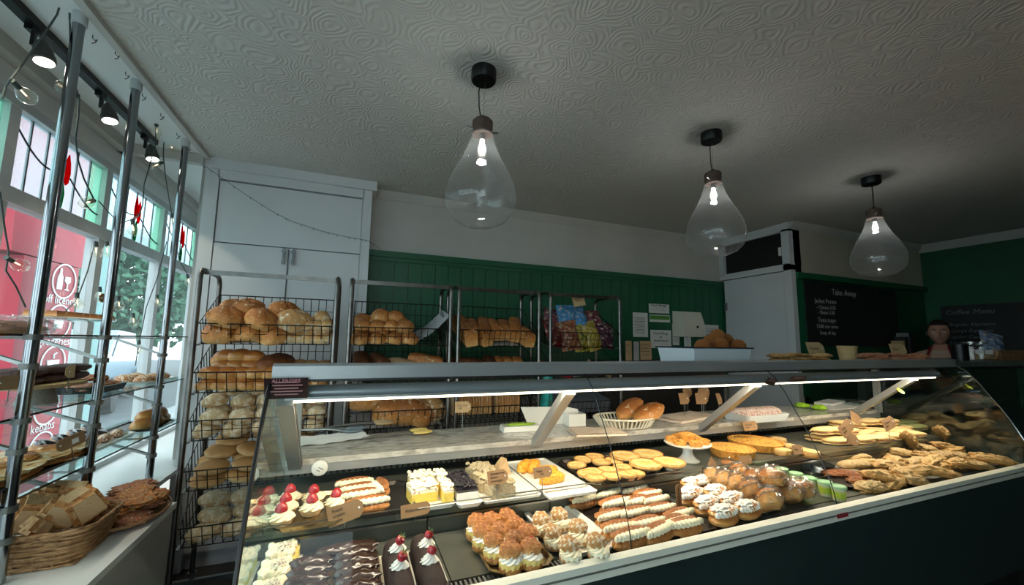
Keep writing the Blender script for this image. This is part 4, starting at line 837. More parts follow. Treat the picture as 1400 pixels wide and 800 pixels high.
slab('cream_cake_slice', 'large yellow sponge slice topped with red-flecked cream', 'cake', .238, 1.375, .085, .075, [('sponge', 'sponge', .03), ('topping', 'speckle', .02)], .1); slab('cream_cake_slice', 'yellow sponge slice behind the large red-flecked one', 'cake', .25, 1.465, .085, .07, [('sponge', 'sponge', .032), ('topping', 'speckle', .02)])
slab('cream_cake_slice', 'narrow yellow slice with red sprinkles beside the berry cheesecake', 'cake', .312, 1.345, .032, .08, [('sponge', 'sponge', .034), ('topping', 'speckle', .016)])
slab('cream_cake_slice', 'narrow sprinkled slice directly behind the front narrow one', 'cake', .312, 1.44, .032, .08, [('sponge', 'sponge', .034), ('topping', 'speckle', .022)])
slab('berry_cheesecake', 'long cheesecake covered in dark berries', 'cake', .373, 1.385, .07, .17, [('cheese_layer', 'whitecream', .03), ('topping', 'blackberry', .018)], 0)
# white square trays
tray('serving_tray', 'square white tray under the coconut meringue', .523, 1.42, ZT1, .205, .30, 'white', 'tray', h_=.008, corner=.006, flare=.003)
tray('serving_tray', 'square white tray under the orange slices with lettering', .728, 1.44, ZT1, .19, .42, 'white', 'tray', h_=.009, corner=.006, flare=.003)
for i, (x, y, l_) in enumerate([(.478, 1.50, .10), (.472, 1.40, .08), (.492, 1.325, .07)]):
    slab('meringue_slab', f'toasted coconut meringue slab, {ORD[i]} from the back of its white tray', 'cake', x, y, .085, l_, [('base', 'coconut', .02), ('topping', 'coconut', .025)], .1, 'meringue slabs')
t = thing('paper_wrapped_slice', 'tan folded paper cone standing behind the meringue tag', 'wrapper', (.57, 1.50, ZT1+TR), .4)
obj('paper', G().use('palecard').add([(-.03, 0, 0), (.035, -.01, 0), (.045, .03, .05), (.005, .02, .065), (-.02, .05, .01), (.03, .05, .0)], [(0, 1, 2, 3), (0, 3, 4), (3, 2, 5, 4), (1, 5, 2)]), t, smooth=0)
for i, (x, y, rz) in enumerate([(.675, 1.53, .8), (.71, 1.52, .9), (.725, 1.44, .1), (.715, 1.37, .15)]):
    K1('orange_glazed_slice', 'pastry', G().use('orange').blob(.052, .022, .024, amp=.06, e=3, ez=2.6, flat=.6, seed=i)).put((x, y, ZT1+TR), f'orange-glazed pastry slice, {ORD[i]} from the back of the white tray', 'orange slices', rz=rz)
o = text_mesh('Thank you\nfor your\ncustom', .018, 'ink', .0002, 'LEFT'); 
# pies
tray('baking_tray', 'dark tray under the small round pies', .995, 1.43, ZT1, .32, .30, 'tin')
for pts_, rn_ in (([(797, 634), (813, 630)], 'the back row'), ([(789, 642), (803, 643, .03), (822, 638), (839, 636)], 'the second row'), ([(811, 652), (832, 649), (852, 645)], 'the third row'), ([(814, 660), (835, 657), (857, 655), (868, 653)], 'the front row')):
    row(smallpie, pts_, ZT1+TR, 'small round pie', rn_+' of the dark tray', 'small pies', jit=1, sc=.98)
for i, (px, py) in enumerate([(855, 634), (886, 631), (883, 646), (915, 643)]):
    q = P(px, py, z=ZT1); bigpie.put((q.x, q.y, ZT1+.001), f'large round pie, {("back left", "back right", "front left", "front right")[i]} of four', 'large pies', rz=i)
# cake stand with fluted tarts
st = P(943, 631, z=ZT1); SH = .075
t = thing('cake_stand', 'white pedestal cake stand carrying fluted tarts', 'cake stand', (st.x, st.y+.01, ZT1))
obj('foot', G().use('white').lathe([(0, 0), (.048, 0), (.05, .004), (.035, .012), (.022, .03), (.020, .05), (.028, SH-.008), (0, SH-.006)], 32), t); obj('plate', G().use('white').lathe([(0, SH-.008), (.06, SH-.006), (.098, SH), (.1, SH+.005), (.096, SH+.005), (.0, SH)], 48), t)
for i in range(6):
    a = i*PI/3+.3; minitart.put((st.x+.064*math.cos(a), st.y+.01+.064*math.sin(a), ZT1+SH+.001), f'fluted egg tart on the cake stand, {("far right", "back right", "back left", "far left", "front left", "front right")[i]} position', 'tarts on the cake stand', rz=a, sc=.84)
minitart.put((st.x, st.y+.01, ZT1+SH+.0175), 'fluted egg tart on top in the middle of cake stand', 'tarts on the cake stand', rz=.2)
q = P(1001, 623, z=ZT1); o = Q_mid.put((q.x, q.y, ZT1+.002), 'smaller quiche with golden top beside the cake stand', 'quiches'); q = P(1037, 615, z=ZT1); Q_big.put((q.x+.02, q.y+.03, ZT1+.002), 'larger quiche with browned tomato top', 'quiches', rz=1)
for i, (px, py) in enumerate([(1064, 606), (1079, 616), (1093, 620), (1108, 624), (1070, 622)]):
    q = P(px, py, z=ZT1); smallsav.put((q.x, q.y, ZT1+.001), f'small round cheese pastry right of the quiches, {ORD[i]} outward', 'small cheese pastries', rz=i, sc=(1.1, 1.1, 1))
q = P(1114, 625, z=ZT1); tray('serving_plate', 'small tan board at the right of the cheese pastries', q.x+.0, q.y, ZT1, .15, .08, 'tray', 'board', h_=.006)
# flat sandwiches
lay = [[(1128, 604), (1150, 607), (1172, 606), (1196, 604), (1222, 601), (1240, 597)], [(1132, 596), (1156, 597), (1180, 596), (1204, 594), (1228, 592), (1250, 588)], [(1146, 592), (1168, 588), (1192, 586), (1216, 585), (1238, 582)], [(1130, 604, .04), (1152, 604, .04), (1160, 594, .04), (1190, 590, .04), (1214, 590, .04)]]
for r_, L_ in enumerate(lay):
    for i, p_ in enumerate(L_):
        q = P(p_[0], p_[1], z=ZT1); zz = .042 if r_ == 3 else 0
        panini[i % 2].put((q.x, q.y, ZT1+.002+zz), f'filled flatbread, {ORD[i]} from left in {("front row", "middle row", "back row", "upper layer")[r_]} at right of upper tier', 'filled flatbreads', rot=(0, rnd.uniform(-.06, .06), rnd.uniform(-.5, .1)), sc=1.0)
q = P(1262, 592, z=ZT1); tray('baking_tray', 'dark tray at the far right end of the upper tier', 3.0, 1.47, ZT1, .3, .3, 'tin')

# tags in the counter
tagcard((.008, 1.283, ZD+.055), 'brown tag reading fresh cream cake in front of strawberry tarts', .095, .05, stem=.03, words='Fresh\ncream\ncake', roll=-.25, rz=0)
tagcard((.205, 1.284, ZD+.04), 'brown tag in front of the sprinkled cream slices', .088, .036, stem=.03, words='Alabama', roll=-.05)
tagcard((.468, 1.284, ZT1-.012), 'brown gluten free lemon meringue tag before the meringue', .07, .042, stem=.075, words='Gluten free\nlemon\nmeringue', roll=-.05)
tagcard((.633, 1.284, ZT1-.012), 'brown veggie pie tag before the orange slices', .07, .036, stem=.075, words='Veggie\n      pie', roll=-.03)
q = P(928, 700, z=ZD1); tagcard((q.x, q.y, ZD1), 'tall narrow brown tag standing upright before the iced rolls', .085, .032, stem=.04, words='Sausage roll', roll=PI/2*.97)
q = P(976, 644, z=ZT1); tagcard((q.x, 1.285, ZT1-.02), 'small brown tag leaning against the tier edge below quiche', .05, .04, stem=.03, roll=.8)
q = P(1062, 592, z=ZT1); tagcard((1.93, 1.50, ZT1), 'brown tag above the small cheese pastries', .1, .045, stem=.09, words='Cheese &\nonion')
tagcard((1.62, 1.29, ZT1), 'small brown tag below the larger quiche', .075, .035, stem=.01)
tagcard((1.98, 1.30, ZT1), 'small brown tag at the cheese pastry board', .07, .04, stem=.02, words='Ham')
for i, (px, py, z_, r_, wd, lb) in enumerate([(1157, 588, .10, -.5, 'Tuna\nmelt', 'tilted brown tag on the left of the flatbread pile'), (1170, 575, .10, .4, '', 'dark brown tag behind the flatbread pile'), (1215, 582, .10, -.25, 'Cheese\nham', 'brown tag on the right of the flatbread pile'), (1165, 604, .03, .3, '', 'small brown tag low in front of the flatbread pile')]):
    q = P(px, py, z=ZT1+z_); tagcard((q.x, q.y, ZT1+.001), lb, .105, .06, stem=z_-.01, words=wd or None, roll=r_)
# --- marble shelf
ZM = .946
q = P(455, 600, z=ZM); t = thing('paper_sheet', 'crumpled white paper under the serving tongs', 'paper', (q.x, q.y, ZM), .2); obj('paper_sheet', G().use('paper').grid(lambda u, v: ((u-.5)*.26, (v-.5)*.16, .004+.02*max(0, u-.7)+.006*noise.noise(Vector((u*5, v*5, 0)))), 16, 10), t)
def tongs(label, x, y, rz, m, L=.27, z=ZM+.012):
    t = thing('serving_tongs', label, 'tongs', (x, y, z), rz)
    for s in (-1, 1):
        a = obj('tong_arm', G().use('steel').tube([(-L/2, 0, 0), (0, s*.012, .004), (L/2-.05, s*.022, 0)], .005, 6), t); obj('tong_paddle', G().use(m).blob(.045, .026, .007, c=(L/2-.02, s*.026, -.002), amp=0), a)
M['greyplastic'] = mat('blue_grey_plastic', '6e7f88', rough=.4)
q = P(447, 592, z=ZM); tongs('blue-grey paddled tongs lying on white paper', q.x, q.y, -.25, 'greyplastic'); q = P(480, 588, z=ZM); tongs('pale wooden tongs lying behind the blue-grey pair', q.x+.03, q.y+.05, .15, 'palecard')
q = P(540, 598, z=ZM); tongs('dark tongs lying open on the marble shelf', q.x, q.y, .25, 'custard')
tagcard(P(632, 589, z=ZM), 'brown tag on a clear stem standing on the marble', .075, .05, stem=.09, words='One tray\n1.80', m='palecard')
q = P(712, 588, z=ZM); t = thing('plastic_box', 'flat white plastic box with a green strip', 'box', (q.x, q.y, ZM), -.1); obj('box_body', G().use('white').box((0, 0, .012), (.19, .08, .024), taper=.06), t); obj('green_strip', G().use(mat('lime_plastic', '9fc63b', rough=.5)).blob(.07, .02, .006, c=(0, 0, .024), amp=.2, ns=5), t)
q = P(768, 583, z=ZM); t = thing('cardboard_scoop', 'white folded card tray standing behind the counter strut', 'tray', (q.x-.02, q.y+.06, ZM), -.1); obj('card_side', G().use('white').prism([(-.17, .09), (-.13, .0), (.14, 0), (.14, .07), (.07, .085)], -.002, .002, lambda a, b, c: (a, c, b)), t); obj('card_end', G().use('white').box((.1, -.04, .03), (.09, .08, .06)), t)
# oval plastic bread basket
q = P(857, 585, z=ZM); t = thing('plastic_bread_basket', 'oval cream slotted plastic basket on the marble', 'basket', (q.x+.02, q.y+.04, ZM+.001), -.1)
obj('basket_base', G().use('offwhite').lathe([(0, 0), (.115, 0), (.115, .004), (0, .004)], 40, sx=1.15, sy=.75), t); obj('basket_rim', G().use('offwhite').tube([(.165*math.cos(a*PI/20), .108*math.sin(a*PI/20), .045) for a in range(40)], .005, 8, True), t)
slat = None
for k in range(44):
    a = 2*PI*k/44; e0 = Vector((.132*math.cos(a), .086*math.sin(a), .003)); e1 = Vector((.165*math.cos(a), .108*math.sin(a), .045))
    obj('basket_slat', G().use('offwhite').tube([e0, e1], .0042, 5), t)
K1('crusty_loaf', 'bread', G().use('crust').blob(.1, .05, .042, amp=.04, seed=3)).put((q.x+.09, q.y+.09, ZM+.055), 'golden crusty loaf leaning at the back of oval basket', 'loaves in the oval basket', rot=(.2, -.35, .3)); K1('crusty_loaf', 'bread', G().use('crust').blob(.105, .05, .042, amp=.05, seed=5)).put((q.x+.14, q.y+.0, ZM+.045), 'golden crusty loaf at the front right of oval basket', 'loaves in the oval basket', rot=(.1, -.25, .2))
def bag(label, px, py, w_, l_, rz, h_=.008, m='paper'):
    q = P(px, py, z=ZM); o = link('paper_bag', G().use(m).box((0, 0, h_/2), (w_, l_, h_), taper=.03).grid(lambda u, v: ((u-.5)*w_*.96, (v-.5)*l_*.96, h_+.003+.006*noise.noise(Vector((u*4, v*4, px)))), 10, 8).mesh('paper_bag'), None, (q.x, q.y, ZM+.0005), (0, 0, rz)); return tag(o, label, 'paper bag')
M['whitebag'] = mat('white_paper_bags', ['cdb9a5', 'd6c6b4'], rough=.85, scale=12)
bag('white paper bags spread under the oval basket', 815, 592, .24, .14, -.2, m='whitebag'); bag('stack of pink-white paper bags right of the oval basket', 938, 572, .36, .16, .25, .012, 'whitebag')
# bunch of brown tags on stems
for i in range(7):
    q = P(936+i*8, 573-2*(i % 3), z=ZM); tagcard((q.x, q.y+.03*(i % 3), ZM), f'spare brown tag on the marble right of paper bags, {ORD[i]} from left', .07, .06, stem=.09+.01*(i % 3), roll=.5*math.sin(i*2.1), rz=.4*math.sin(i*1.3))
# floured rolls in a blue-white tray
q = P(1040, 575, z=ZM); tray('plastic_tray', 'shallow pale blue tray of striped rolls on the marble', q.x, q.y+.03, ZM, .33, .17, 'enamel', h_=.04, flare=.012, corner=.01)
M['stripe'] = mat('pink_white_striped_roll', ['a8786a', 'e0d5cc'], rough=.7, scale=30, stretch=(3, .3, 1))
sk = [K1('striped_bread_roll', 'bread', G().use('stripe').blob(.032, .06, .036, seed=s, amp=.04)) for s in range(2)]
for i in range(7): sk[i % 2].put((q.x-.125+i*.041, q.y+.03, ZM+.015), f'floured striped roll in the blue tray, {ORD[i]} from left', 'striped rolls', rot=(rnd.uniform(-.1, .1), .25, .2))
bag('flat white paper sheet right of the striped rolls tray', 1150, 556, .5, .16, .0, .003, 'paper'); bag('folded white paper pile behind the yellow-green cloth', 1135, 553, .26, .10, .2, .02, 'paper')
for px, py, lb in ((1096, 553, 'bright green crumpled cloth on the marble'), (1120, 556, 'yellow-green round cloth on the marble')):
    q = P(px, py, z=ZM+.02); o = K1('cleaning_cloth', 'cloth', G().use(mat('lime_cloth', ['8fc71f', 'a9cf3c'], rough=.8, scale=20)).blob(.045, .035, .018, amp=.2, ns=5, seed=px)).put((q.x, q.y, ZM+.004), lb)
# ================================================================ the bread racks behind the counter
ZB = [1.326, 1.086, .856, .623, .366]; YF, YB = 2.42, 2.69; SL = .20
RN = ['first', 'second', 'third', 'fourth']; BN = ['top', 'second', 'third', 'fourth', 'bottom']
RACKS = [(-.725, -.095), (-.02, .55), (.60, 1.15), (1.235, 1.80)]
def rack(i, x0, x1):
    t = thing('bread_rack', ['steel bread rack beside the white cupboard, nearest the window', 'second steel bread rack from the window', 'third steel bread rack from the window', 'fourth steel bread rack, beside the wall notices'][i], 'bread rack', (0, 0, 0), 0, 'steel bread racks')
    for x in (x0, x1):
        top = 1.70; r = .05
        pts = [(x, YF-.025, .12), (x, YF-.025, top-r)]+[(x, YF-.025+r-r*math.cos(a), top-r+r*math.sin(a)) for a in (PI/8, PI/4, 3*PI/8, PI/2)]+[(x, YB+.02-r+r*math.sin(a), top-r+r*math.cos(a)) for a in (0, PI/8, PI/4, 3*PI/8, PI/2)]+[(x, YB+.02, .12)]
        s = obj('side_frame', G().use('rack').tube(pts, .0125, 10), t)
        for z in ZB: obj('support_rail', G().use('steel_dark').box((x+(.012 if x == x0 else -.012), (YF+YB)/2, z+.022), (.012, YB-YF+.02, .006), Matrix.Rotation(SL, 3, 'X')), t)
        for y in (YF-.025, YB+.02):
            cs = obj('castor', G().use('black').cyl((x-.012, y, .045), (x+.012, y, .045), .045, n=16), t); obj('castor_fork', G().use('steel').bb(x-.018, x+.018, y-.015, y+.015, .05, .12), cs)
    obj('top_rail', G().use('rack').box(((x0+x1)/2, YF+.03, 1.69), (x1-x0, .012, .024)), t); obj('bottom_rail', G().use('chrome').box(((x0+x1)/2, YF-.02, .22), (x1-x0, .02, .02)), t)
def wire_basket(ri, bi, x0, x1):
    """sloping wire basket: low front, high back"""
    W = x1-x0-.05; D = YB-YF; hf, hb = .105, .215; n = 14
    t = thing('wire_basket', f'black wire basket, {BN[bi]} one of the {RN[ri]} bread rack', 'basket', ((x0+x1)/2, YF, ZB[bi]), 0, 'wire bread baskets'); t.rotation_euler = (SL, 0, 0)
    key = 'wb%.3f' % W
    if key not in CACHE:
        g1 = G().use('wire'); g2 = G().use('wire'); g3 = G().use('wire'); g4 = G().use('wire'); g5 = G().use('wire'); w2 = W/2; f = -.014; b = .02
        for k in range(n+1):
            x = -w2+W*k/n; g1.tube([(x, 0, 0), (x, f, hf)], .0021, 4); g2.tube([(x, D, 0), (x, D+b, hb)], .0021, 4); g4.tube([(x, 0, 0), (x, D, 0)], .0021, 4)
        g1.tube([(-w2, 0, 0), (w2, 0, 0)], .0028, 5).tube([(-w2, f*.5, hf*.5), (w2, f*.5, hf*.5)], .0018, 5)
        for q in (.33, .66): g2.tube([(-w2, D+b*q, hb*q), (w2, D+b*q, hb*q)], .0018, 5)
        for k in range(5): g4.tube([(-w2, D*k/4, 0), (w2, D*k/4, 0)], .0018, 4)
        for s, g in ((-1, g3), (1, g5)):
            for k in range(1, 7): y = D*k/7; g.tube([(s*w2, y, 0), (s*(w2+.008), y, hf+(hb-hf)*k/7)], .0021, 4)
            g.tube([(s*w2, 0, .05), (s*w2, D, .09)], .0021, 4)
        rim = [(-w2-.008, f, hf), (w2+.008, f, hf), (w2+.008, D+b, hb), (-w2-.008, D+b, hb)]
        CACHE[key] = [('front_panel', g1.mesh('front_panel')), ('back_panel', g2.mesh('back_panel')), ('side_panel', g3.mesh('side_panel')), ('side_panel', g5.mesh('side_panel')), ('base_grid', g4.mesh('base_grid')), ('basket_rim', G().use('wire').tube(rim, .0034, 6, True).mesh('basket_rim'))]
    for nme, me in CACHE[key]: o = link(nme, me, t); o['kind'] = 'stuff' if nme != 'basket_rim' else 'thing'
    return t
CACHE = {}
for i, (a, b) in enumerate(RACKS):
    rack(i, a, b)
    for j in range(5 if i == 0 else 4): wire_basket(i, j, a, b)
def fill(ri, bi, rows):
    """rows: (kinds, base words, xs as fractions of the width, distance from the front, height, row words, rz, rot)"""
    x0, x1 = RACKS[ri]; x0 += .04; x1 -= .04; grp = f'bread in the {BN[bi]} basket of the {RN[ri]} rack'
    for row_ in rows:
        ks, base, fr, dy, dz, rn_, rz = row_[:7]; rot = row_[7] if len(row_) > 7 else 0
        for i, f in enumerate(fr):
            k = ks[rnd.randrange(len(ks))]; x = x0+(x1-x0)*f
            k.put((x, YF+dy+rnd.uniform(-.006, .006), ZB[bi]+dz+dy*math.tan(SL)+.004+rnd.uniform(-.003, .003)), f'{base}, {ORD[i]} from left, {rn_}, {BN[bi]} basket of {RN[ri]} rack', grp, rot=(SL+rot+rnd.uniform(-.15, .15), rnd.uniform(-.18, .18), rz+rnd.uniform(-.3, .3)), sc=rnd.uniform(.93, 1.07))
def paper_in(ri, bi, f0, f1, label, curl=0.0, m='greypaper'):
    x0, x1 = RACKS[ri]; x0 += .035; W = x1-x0-.035; a, b = x0+W*f0, x0+W*f1
    def fn(u, v):
        x = a+(b-a)*u; y = YF+.01+v*(YB-YF-.02); c = curl*max(0, u-.45)**2*.6
        return (x, y, ZB[bi]+.004+(y-YF)*math.tan(SL)+c+.004*noise.noise(Vector((u*6, v*4, bi))))
    o = obj('liner_paper', G().use(m).grid(fn, 16, 8)); tag(o, label, 'paper')
def sp(n, a=.06, b=.94): return [a+(b-a)*i/(n-1) for i in range(n)]
# first rack
paper_in(0, 0, 0, 1, 'white liner paper in the top basket of the first rack', m='paper')
fill(0, 0, [(R_crusty, 'split crusty loaf', [.10, .32, .52], .06, 0, 'front lower row', .2), (R_crusty, 'split crusty loaf', [.10, .30, .50], .18, .01, 'back lower row', .2), (R_crusty, 'split crusty loaf', [.12, .40], .05, .085, 'front upper row', .5, .2),
    (R_cob, 'cross-cut crusty loaf', [.27], .12, .115, 'heap top', .5, .2), (R_cob, 'cross-cut crusty loaf', [.12, .55], .19, .10, 'back upper row', .5, .2), (R_dusty, 'flour-striped loaf', [.67], .10, .07, 'on the heap', .2, .3),
    (R_small, 'small round roll', [.66, .75, .84, .93, 1.0], .04, 0, 'front lower row', 0), (R_small, 'small round roll', [.68, .78, .88, .97], .10, .03, 'middle row', 0), (R_small, 'small round roll', [.82, .91, .99], .08, .065, 'upper row', 0), (R_small, 'small round roll', [.78, .88, .96], .17, .07, 'back row', 0), (R_small, 'small round roll', [.93], .13, .11, 'heap top', 0)])
fill(0, 1, [(R_oval, 'golden oval roll', sp(7, .04, .66), .045, 0, 'front lower row', .3), (R_oval, 'golden oval roll', sp(5, .05, .55), .05, .055, 'front upper row', .3), (R_oval, 'golden oval roll', sp(4, .12, .42), .12, .075, 'middle upper row', .2), (R_oval, 'golden oval roll', sp(4, .08, .48), .19, .085, 'back upper row', .4),
    (R_oval, 'golden oval roll', sp(3, .12, .34), .13, .125, 'heap top', .2), (R_bloomer, 'glossy long loaf', [.53], .13, .075, 'on the heap', 1.3), (R_brown, 'domed brown bun', sp(4, .62, .98), .21, .05, 'back row', 0), (R_brown, 'domed brown bun', sp(3, .72, .98), .13, .01, 'middle row', 0), (R_oval, 'golden oval roll', sp(3, .74, .96), .05, .0, 'front right row', 1)])
fill(0, 2, [(R_flour, 'floured round roll', sp(5), .055, 0, 'front lower row', 0), (R_flour, 'floured round roll', sp(5, .1, .96), .05, .06, 'front upper row', 0), (R_flour, 'floured round roll', sp(5, .08, .92), .16, .06, 'back lower row', 0), (R_flour, 'floured round roll', sp(5, .06, .95), .14, .115, 'back upper row', 0), (R_flour, 'floured round roll', sp(4, .15, .9), .22, .14, 'rearmost row', 0)])
fill(0, 3, [(R_bap, 'soft brown bap', sp(4, .1, .9), .065, 0, 'front lower row', .1), (R_bap, 'soft brown bap', sp(4, .12, .95), .06, .055, 'front upper row', .1), (R_bap, 'soft brown bap', sp(4, .08, .92), .17, .05, 'back lower row', .1), (R_bap, 'soft brown bap', sp(4, .14, .88), .15, .095, 'back upper row', .3), (R_bap, 'soft brown bap', sp(3, .2, .8), .22, .13, 'rearmost row', .3)])
fill(0, 4, [(R_flourbap, 'pale floured bap', sp(4, .1, .9), .07, 0, 'front row', .2), (R_flourbap, 'pale floured bap', sp(4, .14, .95), .14, .04, 'middle row', .2), (R_flourbap, 'pale floured bap', sp(4, .1, .9), .21, .075, 'back row', .2)])
# second rack
paper_in(1, 0, .0, 1.08, 'grey greaseproof paper curling up in top basket of second rack', 1.0)
fill(1, 0, [(R_round, 'crackled round roll', sp(4, .05, .6), .045, 0, 'front lower row', 0), (R_round, 'crackled round roll', sp(3, .05, .5), .12, .02, 'middle lower row', 0), (R_round, 'crackled round roll', sp(4, .06, .56), .08, .07, 'front upper row', 0), (R_round, 'crackled round roll', sp(4, .06, .5), .17, .085, 'back upper row', 0), (R_round, 'crackled round roll', [.27, .44], .13, .125, 'heap top', 0)])
fill(1, 1, [(R_tindark, 'dark tin loaf', [.06, .26], .12, .05, 'back row', .3), (R_seeded, 'long seeded loaf', [.50], .10, .06, 'middle', .05), (R_tin, 'golden tin loaf', [.82], .10, .055, 'right side', 1.5)])
paper_in(1, 2, 0, 1, 'grey liner paper in the third basket of second rack')
fill(1, 2, [(R_bigbrown, 'round brown loaf', [.42, .62], .07, .01, 'front row', 0), (R_bigbrown, 'round brown loaf', [.12, .3, .52], .18, .06, 'back row', 0), (R_tindust, 'dusted tin loaf', [.76, .94], .14, .03, 'right side', .1, .25), (R_bigbrown, 'round brown loaf', [.74], .06, -.0, 'right front', 0)])
fill(1, 3, [(R_cob, 'cob loaf', sp(4), .08, 0, 'front row', 0), (R_cob, 'cob loaf', sp(4), .19, .02, 'back row', 0)])
# third rack
fill(2, 0, [(R_tin, 'golden tin loaf', [.06, .21, .37, .53, .69, .85], .17, .035, 'back row', .0, .25), (R_tin, 'golden tin loaf', [.12, .95], .08, .01, 'front row', .1, .15), (R_tin, 'golden tin loaf', [.3], .09, .0, 'front middle', .1)])
paper_in(2, 0, .35, .8, 'grey paper lying between loaves in third rack top basket')
fill(2, 1, [(R_tindark, 'dark tin loaf', [.08, .26, .44], .14, .03, 'left side', .1), (R_round, 'pale round roll', [.56, .68, .8, .92], .07, .05, 'front upper row', 0), (R_round, 'pale round roll', [.6, .75, .9], .16, .07, 'back upper row', 0)])
x0, x1 = RACKS[2]
for lo, (xa, lb) in enumerate(((x0+.13, 'left'), (x0+.42, 'right'))):
    t = thing('sliced_loaf', f'sliced tin loaf lying crosswise, {lb} one in third rack third basket', 'bread', (xa, YF+.12, ZB[2]+.035), 0, 'sliced loaves')
    for s in range(14 if lo == 0 else 9): o = link('bread_slice', SLICE, t, loc=((s-6.5)*.0185, rnd.uniform(-.004, .004), rnd.uniform(0, .004)), rot=(.1*0, 0, PI/2+rnd.uniform(-.03, .03)), sc=1.1)
fill(2, 3, [(R_tin, 'golden tin loaf', sp(4), .14, .02, 'single row', 0)])
# fourth rack: bags of crisps on top, papers below
x0, x1 = RACKS[3]
def crisp(label, col, col2, loc, rot):
    m1 = M.get(col) or M.setdefault(col, mat('crisp_bag_'+col, [col, col2], rough=.25, scale=9, bump=1.2, bscale=14, coat=.5, dust='b8a890', dust_at=.56, dust_scale=12)); W, Hh = .075, .095
    g = G().use(m1).grid(lambda u, v: ((u-.5)*2*W*(1-.06*math.sin(PI*v)), .046*(math.sin(PI*u)*math.sin(PI*v))**.6+.006*noise.noise(Vector((u*7, v*7, len(label)))), (v-.5)*2*Hh), 12, 14).grid(lambda u, v: ((.5-u)*2*W*(1-.06*math.sin(PI*v)), -.046*(math.sin(PI*u)*math.sin(PI*v))**.6+.006*noise.noise(Vector((u*7, v*7, len(label)+9))), (v-.5)*2*Hh), 12, 14)
    o = link('crisp_packet', g.mesh('crisp_packet'), None, loc, rot); tag(o, label, 'crisps', 'crisp packets')
    for s_ in (-1, 1): obj('packet_seal', G().use(m1).box((0, 0, s_*(Hh+.006)), (2*W, .002, .014)), o)
zt = ZB[0]
for (fx, dy, dz, c1, c2, lb, rz) in [(.08, .07, .09, '7a1018', '4a0c18', 'dark red crisp packet at the left of the heap', .3), (.30, .05, .08, '6a1a14', 'a06a40', 'red and orange crisp packet at the front left', -.2), (.5, .06, .07, '2c4a20', 'c8b040', 'green and gold crisp packet at the front', .1), (.68, .05, .08, '8a7a20', 'b8a040', 'yellow crisp packet at the front middle', .2), (.9, .06, .09, '2a1024', '5a2040', 'purple crisp packet at the front right', -.2), (.35, .12, .20, '1f6aa0', '4a90bc', 'blue crisp packet on top at left', -.25), (.56, .12, .19, '2b74ac', '4f95c4', 'blue crisp packet on top at right', .15), (.86, .14, .17, '4a1020', '7a3040', 'crimson crisp packet on the upper right', .3), (.15, .16, .17, '8a1420', '30304a', 'red and navy crisp packet at the upper left', .2)]:
    crisp(lb, c1, c2, (x0+.03+(x1-x0-.06)*fx, YF+dy, zt+dz), (-.35+rnd.uniform(-.15, .15), rnd.uniform(-.25, .25), rz))
q = P(791, 411, y=2.5); o = link('paper_note', G().use('palecard').box((0, 0, 0), (.1, .002, .085)).use('ink').box((0, -.0015, .015), (.06, .001, .004)).box((0, -.0015, 0), (.05, .001, .004)).mesh('paper_note'), None, q, (-.2, -.2, 0)); tag(o, 'pale paper note sticking up behind the crisps', 'note')
for (fx, w_, m_, lb, rz) in ((.2, .2, 'red_sign', 'red folded paper in second basket of the fourth rack', .2), (.55, .16, 'greypaper', 'grey papers in second basket of the fourth rack', -.1), (.85, .14, 'palecard', 'brown paper bags leaning at right of the fourth rack', .4)):
    o = link('paper_bag', G().use(m_).box((0, 0, 0), (w_, .15, .02)).mesh('paper_bag'), None, (x0+(x1-x0)*fx, YF+.12, ZB[1]+.08), (.5, rz, rz)); tag(o, lb, 'paper bag')
o = link('paper_block', G().use(mat('blue_grey_paper', ['5c6470', '68707c'], rough=.7)).box((0, 0, 0), (.46, .2, .08)).mesh('paper_block'), None, ((x0+x1)/2, YF+.13, ZB[2]+.075), (SL, 0, 0)); tag(o, 'stack of blue-grey sheets in third basket of fourth rack', 'paper')
o = thing('turquoise_bag', 'turquoise plastic bag hanging between third and fourth racks', 'bag', (1.195, 2.36, .85)); obj('bag_body', G().use(mat('turquoise_plastic', ['1f8f8c', '36b0a8'], rough=.4, scale=10)).grid(lambda u, v: ((u-.5)*(.1-.03*v), .02*math.sin(u*9)+.01*math.sin(v*7), v*.36), 10, 12).box((0, .02, .36), (.05, .012, .03)), o)
# ================================================================ glass shelving in the window
T = thing('display_shelving', 'steel pole and glass shelving standing along the shop window', 'shelving', (0, 0, 0))
PX_ = -.965; PY = [1.78, 2.18, 2.75]; SH_ = [1.357, 1.092, .826]
for y in PY:
    p = obj('pole', G().use('chrome').cyl((PX_, y, .6), (PX_, y, CEIL-.04), .0165, n=20), T); obj('ceiling_cap', G().use('frame').cyl((PX_, y, CEIL-.045), (PX_, y, CEIL), .021, n=20), p)
    for z in SH_:
        for dz in (-.006, -.10):
            obj('clamp_ring', G().use('steel_dark').cyl((PX_, y, z+dz-.009), (PX_, y, z+dz+.009), .0225, n=18), T)
        obj('bracket', G().use('steel').box((PX_-.115, y-.0, z-.052), (.25, .018, .01), Matrix.Rotation(.38, 3, 'Y')), T)
        obj('support_arm', G().use('steel_dark').box((PX_-.15, y, z-.009), (.30, .012, .008)), T)
for z in SH_: s = obj('glass_shelf', G().use('glass_shelf').bb(-1.3, PX_-.022, 1.2, 3.3, z-.003, z+.004), T); obj('shelf_edge', G().use('glass_edge').bb(PX_-.0225, PX_-.0205, 1.2, 3.3, z-.003, z+.004), s)
